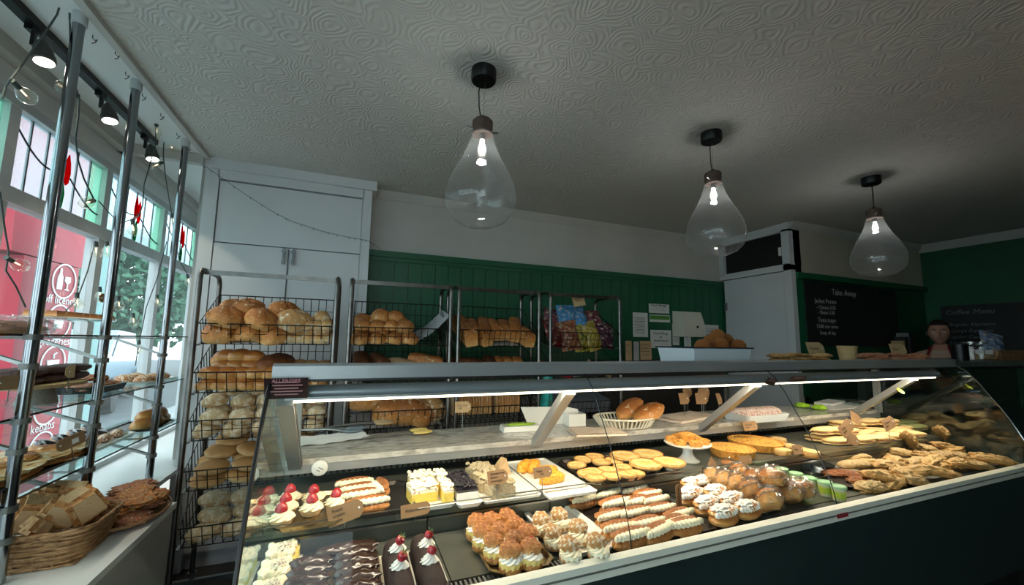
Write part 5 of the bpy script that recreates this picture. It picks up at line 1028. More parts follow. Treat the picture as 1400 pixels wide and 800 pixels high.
for i, (px, py) in enumerate([(127, 48), (158, 70), (172, 98), (195, 128), (220, 155), (242, 182), (257, 200)]):
    q = P(px, py, z=2.495); o = obj('ceiling_hook', G().use('steel_dark').tube([(0, 0, .0), (0, 0, -.012), (.008, 0, -.02), (.014, 0, -.014), (.01, 0, -.028), (0, 0, -.034)], .0018, 5)); o.location = q; tag(o, f'small metal ceiling hook by the trim, {ORD[i]} from the camera', 'hook', 'ceiling hooks')
# top shelf: bagged loaves and a long flat bread on a glass stand
za, zb, zc = [z+.004 for z in SH_]
t = thing('bagged_loaf', 'long loaf in a clear plastic bag at left of the top shelf', 'bread', (-1.14, 1.72, za), .1)
obj('loaf', G().use('floury').blob(.05, .14, .035, seed=4, amp=.1, flat=.6), t); obj('plastic_bag', G().use('plastic_wrap').blob(.062, .17, .043, seed=9, amp=.15, ns=5, flat=.7, nu=28, nv=18), t)
t = thing('bagged_loaf', 'second plastic-bagged loaf right behind the nearest pole', 'bread', (-1.15, 2.02, za), -.1)
obj('loaf', G().use('crust_dark').blob(.05, .12, .03, seed=5, amp=.12, flat=.6), t); obj('plastic_bag', G().use('plastic_wrap').blob(.062, .165, .037, seed=10, amp=.15, ns=5, flat=.7, nu=28, nv=18), t)
t = thing('glass_cake_stand', 'cut glass cake stand under the long flat bread', 'cake stand', (-1.15, 2.32, za))
obj('foot', G().use('glass').lathe([(.05, 0), (.03, .012), (.012, .03), (.016, .055)], 24, ring=True), t); obj('plate', G().use('glass').lathe([(.0, .055), (.1, .058), (.15, .066), (.152, .076)], 48, rib=.02, ribs=40, sx=.8, sy=1.5, ring=True), t)
obj('doily', G().use('doily').lathe([(0, .060), (.13, .071), (.143, .068)], 60, rib=.025, ribs=30, sx=.8, sy=1.5, ring=True), t)
for i, y in enumerate((2.19, 2.30, 2.41, 2.50)): K1('flat_bread_slice', 'bread', G().use('cheesebread' if i > 2 else 'crust').box((0, 0, .011), (.10, .105, .022), taper=.05)).put((-1.15, y, za+.073), f'flat bread slice on the glass stand, {ORD[i]} from left', 'flat bread slices')
def shop_tag(label, px, py, x, w_, h_, m='card', stem=.05, words=None, tilt=0, zbase=None):
    q = P(px, py, x=x); t = thing('price_tag', label, 'price tag', (q.x, q.y, q.z), PI/2-.35, 'window price tags'); t.rotation_euler = (0, tilt, PI/2-.5)
    c = .25*h_; cd = obj('card', G().use(m).prism([(-w_/2+c, -h_/2), (w_/2, -h_/2), (w_/2, h_/2), (-w_/2+c, h_/2), (-w_/2, h_/2-c), (-w_/2, -h_/2+c)], -.001, .001, lambda a, b, d_: (a, d_, b)), t)
    obj('eyelet', G().use('white').cyl((-w_/2+c, -.0016, 0), (-w_/2+c, 0, 0), .003, n=10), cd); obj('tag_stem', G().use('steel').cyl((0, .002, -h_/2-stem), (0, .002, -h_/4), .0014, n=6), t)
    obj('tag_foot', G().use('glass').box((0, .002, -h_/2-stem), (.02, .018, .016)), t)
    if words: obj('price_sticker', G().use('paper').box((.012, -.0018, -.002), (.02, .001, .018)), cd)
shop_tag('brown tag clipped before the long flat bread', 145, 408, -1.05, .055, .04, stem=.01)
# second shelf
t = thing('cake_board', 'wooden board under pale sponge pieces at far left', 'cake board', (-1.13, 1.66, zb)); obj('board', G().use('card').bb(-.09, .09, -.16, .13, 0, .01), t)
for i, y in enumerate((1.55, 1.64, 1.73)): K1('pale_cake_slice', 'cake', G().use('greyspeckle').box((0, 0, .028), (.12, .075, .056), taper=.05)).put((-1.13, y, zb+.011), f'pale nut-topped cake slice at far left of second shelf, {ORD[i]} one', 'pale cake slices', rz=.1)
shop_tag('large dark brown tag at the far left above pale cakes', 14, 523, -1.02, .07, .045, stem=.04)
t = thing('stone_cake_stand', 'grey stone pedestal stand with wooden top under dark brownies', 'cake stand', (-1.12, 2.13, zb))
obj('pedestal', G().use(mat('speckled_grey_stone', ['7c7a74', '8d8b85'], rough=.8, scale=60)).lathe([(0, 0), (.058, 0), (.045, .05), (.036, .066), (0, .066)], 32), t); obj('wooden_top', G().use('palecard').lathe([(0, .066), (.115, .066), (.115, .078), (0, .078)], 40, sy=1.55), t)
M['brownie'] = mat('dark_brownie', ['3a1d1a', '55302a', '2c1514'], rough=.55, scale=25, bump=.6)
k_ = K1('brownie_slab', 'cake', G().use('brownie').blob(.055, .075, .017, e=4, ez=3, amp=.06, ns=4, flat=.8))
for i, (y, z) in enumerate([(2.0, 0), (2.14, 0), (2.28, 0), (2.02, .032), (2.16, .032), (2.29, .032)]): k_.put((-1.12, y, zb+.079+z), f'dark brownie slab on the stone stand, {ORD[i % 3]} from left, {("lower", "upper")[i//3]} layer', 'brownie slabs')
shop_tag('pale tag hanging before the dark brownies', 96, 508, -1.0, .03, .05, 'palecard', stem=.05)
t = thing('dark_plate', 'black square plate with pastries right of the brownies', 'plate', (-1.15, 2.52, zb)); obj('plate', tray_mesh(.2, .26, .03, 'black'), t)
k_ = K1('fruit_pastry', 'pastry', G().use('pinkbread').blob(.05, .04, .022, amp=.15, ns=4, flat=.5))
for i, (x, y, z) in enumerate([(-1.12, 2.43, .012), (-1.12, 2.53, .012), (-1.17, 2.48, .02), (-1.12, 2.6, .012), (-1.15, 2.56, .045)]): k_.put((x, y, zb+z), f'dark fruit pastry on the black plate, {ORD[i]} from left', 'dark fruit pastries', rz=i)
t = thing('white_platter', 'white platter with sugared buns beyond the third pole', 'plate', (-1.14, 3.0, zb)); obj('plate', tray_mesh(.24, .36, .012, 'white'), t)
k_ = K1('sugared_bun', 'bun', G().use('sugar').blob(.045, .045, .025, amp=.06, flat=.6))
for i, (x, y) in enumerate([(-1.08, 2.88), (-1.08, 2.98), (-1.08, 3.08), (-1.18, 2.92), (-1.18, 3.04)]): k_.put((x, y, zb+.006), f'sugared bun on the white platter, {ORD[i]} from left', 'sugared buns', rz=i)
# third shelf: doughnuts, big pie slab, bread slab
t = thing('doughnut_tray', 'white tray of ring doughnuts on the third shelf', 'tray', (-1.17, 2.52, zc)); obj('plate', tray_mesh(.24, .56, .02, 'white'), t)
M['glaze_dark'] = mat('chocolate_doughnut_glaze', ['2b1a1a', '3b2626'], rough=.25, coat=.4); M['dough'] = mat('doughnut_dough', ['b98250', 'c4905c'], rough=.6, scale=20)
def torus(g, R, r, z, m, lo=0, hi=2*PI, n=24, k=10):
    g.use(m); return g.grid(lambda u, v: ((R+r*math.cos(lo+(hi-lo)*v))*math.cos(2*PI*u), (R+r*math.cos(lo+(hi-lo)*v))*math.sin(2*PI*u), z+r*.8*math.sin(lo+(hi-lo)*v)), n, k)
dn = Kind('ring_doughnut', 'doughnut', [('dough', torus(G(), .03, .017, .014, 'dough').mesh('dough')), ('icing', torus(G(), .03, .0178, .015, 'glaze_dark', .1, PI-.1).mesh('icing'))])
dp = Kind('ring_doughnut', 'doughnut', [('dough', torus(G(), .03, .017, .014, 'sugar').mesh('dough'))])
for i, y in enumerate((2.31, 2.42, 2.53, 2.64, 2.75)):
    dn.put((-1.22, y, zc+.025), f'dark-iced ring doughnut leaning in the back row, {ORD[i]} from left', 'dark-iced doughnuts', rot=(.0, .5, .2), sc=1.15)
    K1('sugared_finger', 'doughnut', G().use('sugar').blob(.026, .05, .02, amp=.04, flat=.7)).put((-1.12, y, zc+.008), f'sugared finger doughnut in the front row, {ORD[i]} from left', 'sugared fingers', rz=.3)
t = thing('pie_tray', 'black tray raised under the large flat pie slab', 'tray', (-1.1, 2.0, zc+.045)); obj('tray_body', tray_mesh(.26, .56, .012, 'black'), t); obj('riser_block', G().use('glass').bb(-.05, .05, -.1, .1, -.044, 0), t)
k_ = Kind('pie_slab', 'pie', [('pastry_bottom', G().use('crust').blob(.12, .125, .011, e=5, ez=3, amp=.06, flat=.9).mesh('pastry_bottom')), ('filling', G().use('cheesebread').blob(.115, .12, .009, c=(0, 0, .012), e=5, ez=3, amp=.08, flat=.8).mesh('filling')), ('pastry_top', G().use('crust_pale').blob(.12, .124, .010, c=(0, 0, .021), e=5, ez=3, amp=.12, ns=4, flat=.7).mesh('pastry_top'))])
k_.put((-1.1, 1.86, zc+.05), 'large flat pastry pie slab, left half on the black tray', 'pie slabs'); k_.put((-1.1, 2.13, zc+.05), 'large flat pastry pie slab, right half on the black tray', 'pie slabs')
k3 = K1('folded_pastry', 'pastry', G().use('crust').blob(.06, .04, .014, amp=.12, ns=4, flat=.5))
for i, y in enumerate((1.78, 1.9, 2.03, 2.15)): k3.put((-1.08, y, zc+.082), f'folded pastry resting on the pie slabs, {ORD[i]} from left', 'folded pastries', rz=i)
shop_tag('large brown tag with white price sticker before the pie', 97, 604, -.93, .085, .045, stem=.05, words='x', tilt=-.25)
t = thing('bread_slab', 'floured flat focaccia slab with moss-green side at the third shelf front', 'bread', (-1.06, 1.66, zc+.001), .0)
obj('crumb', G().use(mat('olive_bread_side', ['8d8148', 'a5975b', '6f6a3a'], rough=.8, scale=40, bump=.6)).box((0, 0, .018), (.14, .26, .036)), t); obj('floured_top', G().use('floury').blob(.072, .133, .012, c=(0, 0, .037), e=5, amp=.08, flat=.6), t)
# willow basket of bread chunks on the ledge
M['wicker_dark'] = mat('dark_woven_willow', ['6b4a2c', '7f5c3a'], rough=.65, scale=8, bump=.3); BX, BY = -1.035, 1.945; t = thing('willow_basket', 'rectangular woven willow basket of bread chunks on the ledge', 'basket', (BX, BY, .602), .04)
def rect(hx, hy, n=16, r=.06):
    pts = []
    for cx, cy_, a0 in ((hx-r, hy-r, 0), (-hx+r, hy-r, PI/2), (-hx+r, -hy+r, PI), (hx-r, -hy+r, 1.5*PI)):
        for k in range(5): a = a0+PI/2*k/4; pts.append((cx+r*math.cos(a), cy_+r*math.sin(a)))
    out = []
    for i in range(len(pts)):
        a, b = Vector(pts[i]), Vector(pts[(i+1) % len(pts)]); n_ = max(1, int((b-a).length/.012))
        out += [a.lerp(b, k/n_) for k in range(n_)]
    return out
hx0, hy0 = .215, .115
for lv in range(11):
    f = lv/10; z = .006+f*.10; base = rect(hx0+.03*f, hy0+.02*f); g = G().use('wicker'); ph = lv % 2
    for s in (0, 1): g.tube([(p.x*(1+.018*math.cos((i*.62+ph*PI+s*PI))), p.y*(1+.05*math.cos(i*.62+ph*PI+s*PI)), z+(.0025 if s else -.0025)) for i, p in enumerate(base)], .0036, 5, True)
    obj('woven_row', g, t, smooth=60)
for s in (0, 1): bs = rect(hx0+.034, hy0+.024); obj('rim_strand', G().use('wicker').tube([(p.x, p.y+.004*math.sin(i*.5+s*PI), .112+.004*math.cos(i*.5+s*PI)) for i, p in enumerate(bs)], .0055, 6, True), t, smooth=60)
obj('basket_base', G().use('wicker').bb(-hx0, hx0, -hy0, hy0, 0, .005), t)
for i, p in enumerate(rect(hx0+.012, hy0+.008)[::4]): obj('stake', G().use('wicker').tube([(p.x*.95, p.y*.95, 0), (p.x*1.06, p.y*1.06, .11)], .003, 5), t)
M['loafcrust'] = mat('tan_loaf_crust', ['c88d52', 'dfb07a', 'b0733e'], rough=.7, scale=14, bump=.5, bscale=50)
def chunk(sx, sy, sz, seed):
    R_ = random.Random(seed); g = G().use('loafcrust').box((0, 0, 0), (sx, sy, sz), taper=.15); g.use('crumb'); g.m[2] = 1; g.m[1] = 1
    me = g.mesh('bread_chunk', 0); bm = __import__('bmesh').new(); bm.from_mesh(me); __import__('bmesh').ops.bevel(bm, geom=bm.edges[:], offset=.012, segments=2, affect='EDGES'); bm.to_mesh(me); bm.free(); return me
for i, (px, py, z, rot, s_, lb) in enumerate([(45, 715, .70, (.5, .3, .5), (.10, .08, .09), 'dark-crusted bread chunk at the left in the willow basket'), (50, 735, .68, (.3, .6, 1.2), (.06, .06, .055), 'small pale bread cube at the front of the willow basket'), (86, 715, .70, (.2, .5, .4), (.10, .07, .07), 'pale bread wedge at the front middle of the basket'), (112, 705, .71, (.1, -.5, .8), (.09, .09, .09), 'golden bread chunk at the right in the willow basket'), (84, 692, .72, (.3, .2, .2), (.09, .06, .09), 'brown bread chunk at the back of the basket'), (62, 700, .72, (.1, .4, .9), (.10, .07, .08), 'grainy brown bread chunk at the back left'), (100, 690, .73, (.5, .2, .3), (.08, .06, .08), 'upright bread wedge at the very back of basket')]):
    q = P(px, py, z=z); o = link('bread_chunk', chunk(*s_, i), None, (q.x-.03, q.y+.06, z+.02), rot, sc=1.2); tag(o, lb, 'bread', 'bread chunks in the willow basket')
q = P(45, 690, z=.75); K1('red_topped_loaf', 'bread', G().use(mat('tomato_bread_top', ['b5452a', 'd07850', '9c6a48'], rough=.6, scale=30, bump=.6)).blob(.06, .12, .03, amp=.1, flat=.6)).put((-1.12, 2.20, .66), 'loaf with orange-red topping behind the willow basket')
# tray of cheese breads
q = Vector((-.845, 2.235, .602)); t = thing('wicker_tray', 'shallow oval wicker tray heaped with cheese-topped breads', 'basket', q, .15)
obj('tray_base', G().use('wicker').lathe([(0, 0), (.11, 0), (.135, .02), (.13, .02), (.105, .006), (0, .006)], 36, sy=1.45), t)
for k in range(2): obj('rim_strand', G().use('wicker').tube([(.138*math.cos(a*PI/24), .198*math.sin(a*PI/24), .022+.003*math.cos(a*1.3+k*PI)) for a in range(48)], .0045, 6, True), t)
kc = [K1('cheese_topped_bread', 'bread', G().use('cheesebread' if s % 2 else 'pinkbread').blob(.075, .055, .022, amp=.16, ns=4, seed=s, flat=.5, e=2.8)) for s in range(4)]
for i, (x, y, z) in enumerate([(-.80, 2.14, .02), (-.90, 2.15, .02), (-.80, 2.24, .02), (-.90, 2.27, .02), (-.82, 2.34, .02), (-.83, 2.17, .052), (-.88, 2.25, .055), (-.80, 2.28, .052), (-.86, 2.34, .05), (-.83, 2.24, .085), (-.86, 2.30, .088), (-.79, 2.18, .08)]):
    kc[i % 4].put((x, y, .60+z), f'cheese-topped flat bread on the wicker tray, {ORD[i % 4]} of the {("bottom", "middle", "top")[i//4]} layer', 'cheese-topped breads', rot=(rnd.uniform(-.15, .15), rnd.uniform(-.15, .15), rnd.uniform(-.8, .8)))
t = thing('bun_tray', 'dark tray with glazed buns beyond the third pole', 'tray', (-1.12, 3.02, zc)); obj('tray_body', tray_mesh(.24, .32, .012, 'black'), t)
for i, (y, z) in enumerate([(2.93, 0), (3.03, 0), (3.12, 0), (2.98, .04), (3.07, .04)]): R_oval[i % 3].put((-1.08, y, zc+.006+z), f'glazed bun on the dark tray, {ORD[i]} one beyond third pole', 'glazed buns', rz=1.2, sc=1.1)
# ================================================================ on top of the counter
ZC = 1.271
t = thing('enamel_tray', 'pale blue-white enamel tray with dark rim on the counter', 'tray', (1.545, 1.42, ZC), 0)
obj('tray_body', tray_mesh(.375, .22, .072, 'enamel', flare=.01, corner=.012), t); obj('dark_rim', G().use('blue_rim').tube([(-.188, -.11, .072), (.188, -.11, .072), (.188, .11, .072), (-.188, .11, .072)], .0035, 6, True), t)
ke = K1('scotch_egg', 'scotch egg', G().use('scotch').blob(.042, .042, .04, amp=.05, ns=5, flat=.95))
for i, (px, py, y, lb) in enumerate([(961, 473, 1.38, 'front left'), (985, 471, 1.38, 'front middle'), (1009, 473, 1.39, 'front right'), (972, 466, 1.44, 'back left'), (992, 465, 1.44, 'back right'), (981, 459, 1.41, 'topmost')]):
    q = P(px, py, y=y); ke.put((q.x, y, q.z-.036), f'round breaded scotch egg in enamel tray, {lb} one', 'scotch eggs', rz=i, sc=.86)
for i in range(8): ke.put((1.42+.083*(i % 4), 1.37+.09*(i//4), ZC+.004), f'scotch egg in the lower layer, {ORD[i % 4]} from left, {("front", "back")[i//4]} row', 'scotch eggs', rz=i, sc=.8)
def top_plate(px0, px1, y, label, m, lb, n, seed, kinds=None):
    a, b = P(px0, 489, z=ZC), P(px1, 489, z=ZC); k = y/a.y; x0, x1 = P(px0, 489, y=y).x, P(px1, 489, y=y).x; cx = (x0+x1)/2; rx = (x1-x0)/2
    tray('serving_plate', label, cx, y, ZC, 2*rx, .2, 'white', 'plate', h_=.01)
    ks = [K1('flaky_pastry', 'pastry', G().use(m).blob(.07, .05, .014, amp=.16, ns=5, seed=seed+s, flat=.4)) for s in range(3)]
    R_ = random.Random(seed)
    for i in range(n):
        f = i % (n*2//3); lay = i // (n*2//3); nn = (n*2//3 if lay == 0 else n-n*2//3)
        ks[i % 3].put((x0+.09+(2*rx-.18)*(f/(nn-1)), y+R_.uniform(-.04, .04), ZC+.006+.02*lay), f'{lb}, {ORD[f]} from left, {("lower", "upper")[lay]} layer', lb+' heap', rot=(R_.uniform(-.1, .1), R_.uniform(-.2, .2), R_.uniform(-.5, .5)))
top_plate(1046, 1136, 1.42, 'white plate of flaky pastries left of the paper cup', 'pasty', 'flat flaky pastry left of the cup', 12, 3); top_plate(1176, 1262, 1.42, 'white plate of dark glazed pastries right of the paper cup', 'pinkbread', 'dark glazed pastry right of the cup', 12, 8)
q = P(1159, 491, z=ZC); q = P(1159, 489, y=1.30); t = thing('paper_cup', 'tan paper cup standing on the counter top', 'cup', (q.x, 1.30, ZC)); M['kraft'] = mat('tan_kraft_paper', ['a98d5f', 'b0956a'], rough=.8, scale=30)
obj('cup_body', G().use('kraft').lathe([(0, 0), (.032, 0), (.044, .088), (.042, .088), (.031, .004), (0, .004)], 28, ring=False), t); obj('cup_rim', G().use('kraft').tube([(.044*math.cos(a*PI/14), .044*math.sin(a*PI/14), .088) for a in range(28)], .002, 6, True), t)
tagcard(Vector((P(1115, 480, y=1.52).x, 1.52, ZC)), 'pale tag above the flaky pastry plate', .13, .075, stem=.045, m='palecard', words='Pasties', rz=-.1); tagcard(Vector((P(1228, 480, y=1.52).x, 1.52, ZC)), 'pale tag above the dark glazed pastries', .15, .075, stem=.045, m='palecard', words='Slices', rz=-.1)
q = P(1265, 492, z=ZC); t = thing('white_board', 'cream white board at the right end of the counter top', 'board', (3.02, 1.33, ZC)); obj('board', G().use('offwhite').bb(-.22, .22, -.1, .1, 0, .012), t)
t = thing('black_tray', 'flat black tray left of the white board', 'tray', (2.62, 1.27, ZC)); obj('tray_body', tray_mesh(.26, .1, .01, 'black'), t)

# ================================================================ on the back wall
def sheet(name, label, px0, py0, px1, py1, m='paper', y=3.128, lines=6, extra=None, cat='notice', head=None):
    a, b = P(px0, py0, y=y), P(px1, py1, y=y); w_, h_ = b.x-a.x, a.z-b.z; c = ((a.x+b.x)/2, y, (a.z+b.z)/2)
    o = link(name, G().use(m).box((0, 0, 0), (w_, .002, h_)).mesh(name), None, c); tag(o, label, cat)
    g = G().use('ink')
    for i in range(lines): g.box((-w_*.05, -.0014, h_*(.28-.68*i/max(1, lines))), (w_*(.62 if i % 2 else .75), .0006, h_*.018))
    if lines: o2 = obj('printed_lines', g, o); o2['kind'] = 'stuff'
    if head: link('lettering', text_mesh(head, w_*.14, 'ink', .0004), o, loc=(0, -.0015, h_*.36), rot=(PI/2, 0, 0))
    return o, w_, h_
sheet('calendar', 'narrow white wall calendar left of the allergy notices', 865, 427, 886, 461, lines=10, cat='calendar')
sheet('allergy_notice', 'white printed notice above the green leaflet', 887, 415, 915, 429, lines=3, head='Food Allergy?')
o, w_, h_ = sheet('green_leaflet', 'leaflet with a green band on the wall', 888, 430, 916, 441, m='paper', lines=0); obj('green_band', G().use(mat('leaf_green_print', ['3f7d2c', '5a9a3a'], rough=.6, scale=40)).box((0, -.0014, h_*.12), (w_*.96, .001, h_*.55)), o)
sheet('allergy_notice', 'large white notice reading food allergy or intolerance', 889, 451, 918, 476, lines=0)[0]
o = [x for x in bpy.data.objects if x.get('label') == 'large white notice reading food allergy or intolerance'][0]; link('lettering', text_mesh('Food Allergy\nor\nIntolerance?', .036, 'ink', .0004), o, loc=(0, -.0015, .02), rot=(PI/2, 0, 0))
sheet('notice_strip', 'narrow grey-white notice strip left of the dispenser', 919, 443, 929, 472, lines=7); sheet('wall_notice', 'white notice partly behind the soap dispenser', 962, 444, 983, 466, lines=7)
sheet('pinned_card', 'pale card low on the wall with black drawing', 855, 466, 864, 493, m='palecard', lines=2, y=2.9); sheet('pinned_card', 'plain pale card low behind the counter', 866, 467, 874, 493, m='greypaper', lines=0, y=2.9); sheet('pinned_card', 'tan card with small handwriting low behind the counter', 875, 466, 891, 492, m='palecard', lines=4, y=2.9)
sf = struct('wall_shelf_low', B('dark', 2.0, 3.4, 2.85, 3.13, 1.17, P(870, 493, y=2.9).z)); obj('support_panel', B('dark', 2.0, 3.4, 2.9, 3.13, 0, 1.17), sf)
a = P(931, 424, y=3.0); b = P(962, 461, y=3.0)
t = thing('towel_dispenser', 'cream boxy paper towel dispenser on the green wall', 'dispenser', ((a.x+b.x)/2, 3.13, (a.z+b.z)/2)); hw, hh = (b.x-a.x)/2*.9, (a.z-b.z)/2
obj('dispenser_body', G().use('offwhite').prism([(0, hh), (-.12, hh*.9), (-.17, -hh*.2), (-.14, -hh), (0, -hh)], -hw, hw, lambda p_, q_, c: (c, p_, q_)), t); obj('lock', G().use('black').cyl((hw*.2, -.172, -hh*.25), (hw*.2, -.158, -hh*.25), .012), t); obj('paper_towel', G().use('paper').box((0, -.06, -hh-.05), (.05, .04, .1)), t)
# chalkboards
def chalkboard(name, label, fr_obj, w_, h_): pass
a = P(1098, 384, y=2.385); w_, h_ = 5.33-a.x, a.z-1.36
t = thing('chalkboard', 'black take away chalkboard on the green wall', 'chalkboard', (a.x+w_/2, 2.385, a.z-h_/2)); obj('board_panel', G().use('board').box((0, 0, 0), (w_, .018, h_)), t)
for s, sz, x, z in (('Take Away', .085, -.15, h_*.36), ('Jacket Potato', .06, -w_*.3, h_*.2), ('- Cheese 3.50', .05, -w_*.3, h_*.1), ('- Beans 3.50', .05, -w_*.3, h_*.02), ('Tuna mayo', .06, -w_*.3, -h_*.1), ('Chilli con carne', .05, -w_*.3, -h_*.2), ('Soup of day', .05, -w_*.3, -h_*.3)):
    link('chalk_lettering', text_mesh(s, sz, 'chalk', .0003), t, loc=(x, -.0095, z), rot=(PI/2, 0, 0))
t = thing('chalkboard', 'black coffee menu chalkboard on the end wall behind the person', 'chalkboard', (RX-.012, 1.72, 1.49)); obj('board_panel', G().use('board').box((0, 0, 0), (.02, 1.1, .63)), t)
M['greychalk'] = mat('grey_chalk', '77777a', rough=.9)  # greyer chalk colour for the coffee menu lettering
for i, (s, sz) in enumerate((('Coffee Menu', .068), ('Regular Espresso', .048), ('Large Espresso', .048), ('Regular Cappuccino', .048), ('Large Cappuccino', .048), ('Regular Caffe Latte', .048), ('Caramel Macchiato', .048), ('Mocha', .048))):
    link('chalk_lettering', text_mesh(s, sz, 'greychalk', .0003, shear=.25), t, loc=(-.0105, .33 if i else .34, .24-(.13 if i else 0)-.064*(i-1 if i else 0)), rot=(PI/2, 0, -PI/2))
# shelf of folders near the corner
t = thing('folder_box', 'dark open box of folders standing in the wall corner', 'box', (5.22, 2.28, 1.22)); obj('box_side', G().use('black').bb(-.17, .17, -.08, -.07, -.02, .06).bb(-.17, .17, .07, .08, -.02, .06).bb(-.17, .17, -.07, .07, -.02, -.015), t); 
for i, (x, m_, h_) in enumerate([(-.1, 'kraft', .20), (-.05, 'black', .24), (.0, 'steel_dark', .28), (.06, 'black', .28)]): o = link('folder', G().use(m_).box((0, 0, 0), (.03, .10, h_)).mesh('folder'), None, (5.22+x, 2.3, 1.22+h_/2), (0, .04, 0)); tag(o, ['tan folder leaning by the chalkboard', 'thin black folder beside the tan one', 'grey upright folder near the corner', 'tall black folder nearest the end wall'][i], 'folder')
struct('wall_shelf_corner', B('dark', 3.9, RX, 2.1, 2.4, 1.18, 1.2)); 
# ================================================================ beyond: jars, basket, bag on the side counter
ZS = 1.272
def at_s(px, y): return P(px, 498, y=y).x
t = thing('striped_canister', 'dark canister with white slotted stripe at the counter end', 'canister', (at_s(1314, 1.4), 1.4, ZS)); obj('canister_body', G().use('blackmetal').lathe([(0, 0), (.042, 0), (.042, .11), (0, .11)], 28), t)
for k in range(8): obj('white_slot', G().use('white').box((.018, -.040, .010+.012*k), (.02, .004, .007), Matrix.Rotation(.5, 3, 'Z')), t)
for i, (px, lb) in enumerate(((1330, 'clear glass jar with white label right of striped canister'), (1343, 'smaller clear glass jar next to the wicker basket'))):
    t = thing('glass_jar', lb, 'jar', (at_s(px, 1.42), 1.42, ZS), 0, None); obj('jar_body', G().use('glass').lathe([(0, 0), (.055, 0), (.055, .095), (.04, .11), (.04, .12)], 28, ring=True), t); obj('jar_label', G().use('paper').box((-.03, -.048, .06), (.05, .002, .03), Matrix.Rotation(-.5, 3, 'Z')), t); obj('jar_lid', G().use('steel').cyl((0, 0, .12), (0, 0, .13), .042), t)
x_ = at_s(1378, 1.42); t = thing('wicker_counter_basket', 'long low wicker basket on the dark side counter', 'basket', (x_, 1.45, ZS)); obj('basket_body', G().use('wicker').prism([(-.09, 0), (.09, 0), (.11, .075), (.1, .075), (.085, .008), (-.085, .008), (-.1, .075), (-.11, .075)], -.33, .33, lambda p_, q_, c: (c, p_, q_)), t)
for s_ in (-1, 1): obj('basket_end', G().use('wicker').box((s_*.325, 0, .037), (.01, .19, .072)), t)
for k in range(5): obj('woven_row', G().use('wicker').tube([(-.33, -.094-.0027*k, .01+.015*k), (.33, -.094-.0027*k, .01+.015*k)], .005, 6), t)
crisp('blue and white packet in the basket on the side counter', '3a4f78', '8fa0b8', (at_s(1365, 1.44), 1.46, ZS+.11), (-.4, .3, -.6))

# ================================================================ the person behind the counter
M['skin'] = mat('skin', ['b98872', 'c0907a'], rough=.55, scale=12); M['hair'] = mat('dark_brown_hair', ['1c1411', '2a1e18'], rough=.6, scale=40); M['tshirt'] = mat('pale_peach_shirt', ['c3a48e', 'cdb09a'], rough=.8, scale=8); M['apron'] = mat('dark_red_apron', ['7c1620', '8a1b26'], rough=.7, scale=8); M['trouser'] = mat('black_trousers', '15151a', rough=.8)
PXX, PYY = 5.28, 2.05; face = math.atan2(-PYY, -PXX)+PI/2           # figure is built looking along -y
t = thing('person', 'person in peach shirt and dark red apron standing behind the side counter', 'person', (PXX, PYY, 0), face-.08); t.scale = (1.06,)*3
def skinned(name, verts, edges, radii, m, root=0, sub=2):
    me = bpy.data.meshes.new(name); me.from_pydata(verts, edges, []); o = bpy.data.objects.new(name, me); COL.objects.link(o)
    sm = o.modifiers.new('skin', 'SKIN'); sm.use_smooth_shade = True
    for i, v in enumerate(me.skin_vertices[0].data): v.radius = radii[i] if isinstance(radii[i], tuple) else (radii[i], radii[i]); v.use_root = i == root
    s2 = o.modifiers.new('sub', 'SUBSURF'); s2.levels = sub; s2.render_levels = sub
    dg = bpy.context.evaluated_depsgraph_get(); ev = bpy.data.meshes.new_from_object(o.evaluated_get(dg)); bpy.data.objects.remove(o)
    ev.materials.clear(); ev.materials.append(M[m]); ev.polygons.foreach_set('use_smooth', [True]*len(ev.polygons)); ev.name = name; return ev
V = [(0, 0, .86), (0, 0, 1.0), (0, 0, 1.12), (0, .01, 1.20), (0, .0, 1.28), (0, -.01, 1.33)]; R = [(.15, .10), (.13, .09), (.145, .095), (.11, .07), (.05, .05), (.048, .05)]; E_ = [(0, 1), (1, 2), (2, 3), (3, 4), (4, 5)]
for s in (-1, 1):
    b0 = len(V); V += [(s*.09, 0, .80), (s*.10, -.01, .45), (s*.10, .02, .09), (s*.11, -.10, .035), (s*.165, .005, 1.20), (s*.21, .01, .96), (s*.20, -.10, .76), (s*.18, -.15, .70)]
    R += [.088, .06, .042, .038, .052, .042, .033, .028]; E_ += [(0, b0), (b0, b0+1), (b0+1, b0+2), (b0+2, b0+3), (3, b0+4), (b0+4, b0+5), (b0+5, b0+6), (b0+6, b0+7)]
    for f in range(5):
        k0 = len(V); a = (f-2)*.014
        if f < 4: V += [(s*.18+a, -.18, .68), (s*.18+a*1.1, -.20, .65-.003*f), (s*.18+a*1.1, -.195, .625)]
        else: V += [(s*.155, -.165, .69), (s*.14, -.18, .67), (s*.138, -.185, .65)]
        R += [.0095, .0085, .0075]; E_ += [(b0+7, k0), (k0, k0+1), (k0+1, k0+2)]
body = skinned('body', V, E_, R, 'skin'); body.materials.append(M['tshirt']); body.materials.append(M['trouser'])
for p in body.polygons:
    c = p.center
    if .90 < c.z < 1.262 and not (abs(c.x) > .185 and c.z < 1.04): p.material_index = 1
    elif c.z <= .90 and not (abs(c.x) > .13 and c.z > .58): p.material_index = 2
bo = link('body', body, t)
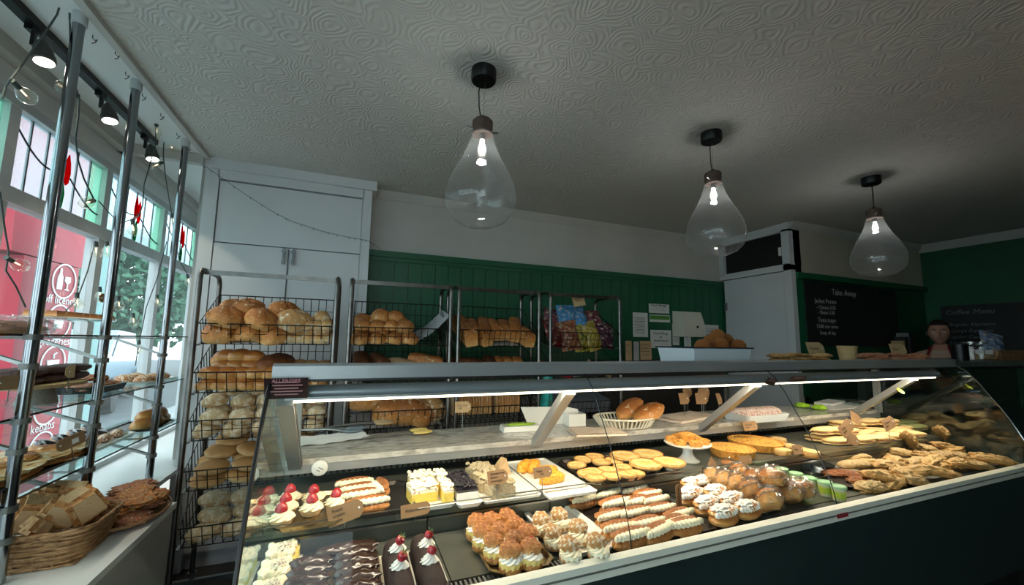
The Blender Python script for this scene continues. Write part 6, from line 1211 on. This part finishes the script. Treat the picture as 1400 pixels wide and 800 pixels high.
def head_fn(u, v):
    th = 2*PI*u; ph = PI*v; x = math.sin(ph)*math.sin(th); y = -math.sin(ph)*math.cos(th); z = math.cos(ph)
    rx, ry, rz = .072, .092, .112; jaw = max(0, -z-.1); X = x*rx*(1-.38*jaw); Y = y*ry*(1-.12*jaw) - (.010*jaw if y < 0 else -.012*jaw); Z = z*rz
    if y < -.3:
        d2 = lambda cx, cz, sx, sz: math.exp(-((X-cx)/sx)**2-((Z-cz)/sz)**2)
        Y -= .021*d2(0, -.012, .010, .020)+.008*d2(0, .012, .007, .03); Y += .011*(d2(.029, .012, .016, .012)+d2(-.029, .012, .016, .012)); Y -= .006*d2(0, -.052, .022, .006); Y += .004*d2(0, -.052, .03, .002); Y -= .005*(d2(.028, .03, .02, .006)+d2(-.028, .03, .02, .006)); Y -= .006*d2(0, -.09, .02, .014)
    return (X, Y, Z)
h = obj('head', G().use('skin').grid(head_fn, 56, 40), t, loc=(0, -.02, 1.415), rot=(.05, 0, .1), smooth=180)
for s in (-1, 1):
    e = obj('eye', G().use('white').blob(.0105, .007, .005, flat=1, amp=0, nu=16, nv=10), h, loc=(s*.029, -.078, .004)); obj('iris', G().use('black').cyl((0, -.0085, .0075), (0, -.0075, .0075), .0042), e)
    obj('ear', G().use('skin').blob(.009, .018, .028, flat=1, amp=.05), h, loc=(s*.073, .01, -.03)); obj('eyebrow', G().use('hair').tube([(s*.016, -.088, .03), (s*.03, -.087, .034), (s*.045, -.075, .029)], .0032, 6), h)
M['lip'] = mat('lips', '9c5a50', rough=.5); obj('mouth', G().use('lip').tube([(-.022, -.086, -.052), (0, -.0955, -.050), (.022, -.086, -.052)], .0042, 6, taper=[.5, 1, .5]), h)
def hair_fn(u, v):
    th = 2*PI*u; lim = .31 if math.cos(th) > .45 else .62; ph = PI*v*lim; x, y, z = math.sin(ph)*math.sin(th), -math.sin(ph)*math.cos(th), math.cos(ph); n_ = 1+.05*noise.noise(Vector((x*6, y*6, z*6)))
    return (x*.080*n_, y*.102*n_+.006, z*.122*n_)
obj('hair', G().use('hair').grid(hair_fn, 40, 20).blob(.035, .03, .03, c=(0, .09, .03), flat=1, amp=.1), h)
ap = G().use('apron').grid(lambda u, v: ((u-.5)*(.20+.14*min(1, (1-v)*2)), -.112-.012*math.cos((u-.5)*PI)+.045*abs(u-.5)*2*(1-v), .55+v*.60), 12, 14)
a_ = obj('apron', ap, t); 
for s in (-1, 1): obj('apron_strap', G().use('apron').tube([(s*.09, -.112, 1.14), (s*.075, -.098, 1.22), (s*.055, -.03, 1.29), (s*.03, .05, 1.295)], .011, 6), a_)
obj('apron_badge', G().use('kraft').lathe([(0, 0), (.045, 0), (.045, .004), (0, .004)], 24), a_, loc=(0, -.127, 1.05), rot=(PI/2, 0, 0))
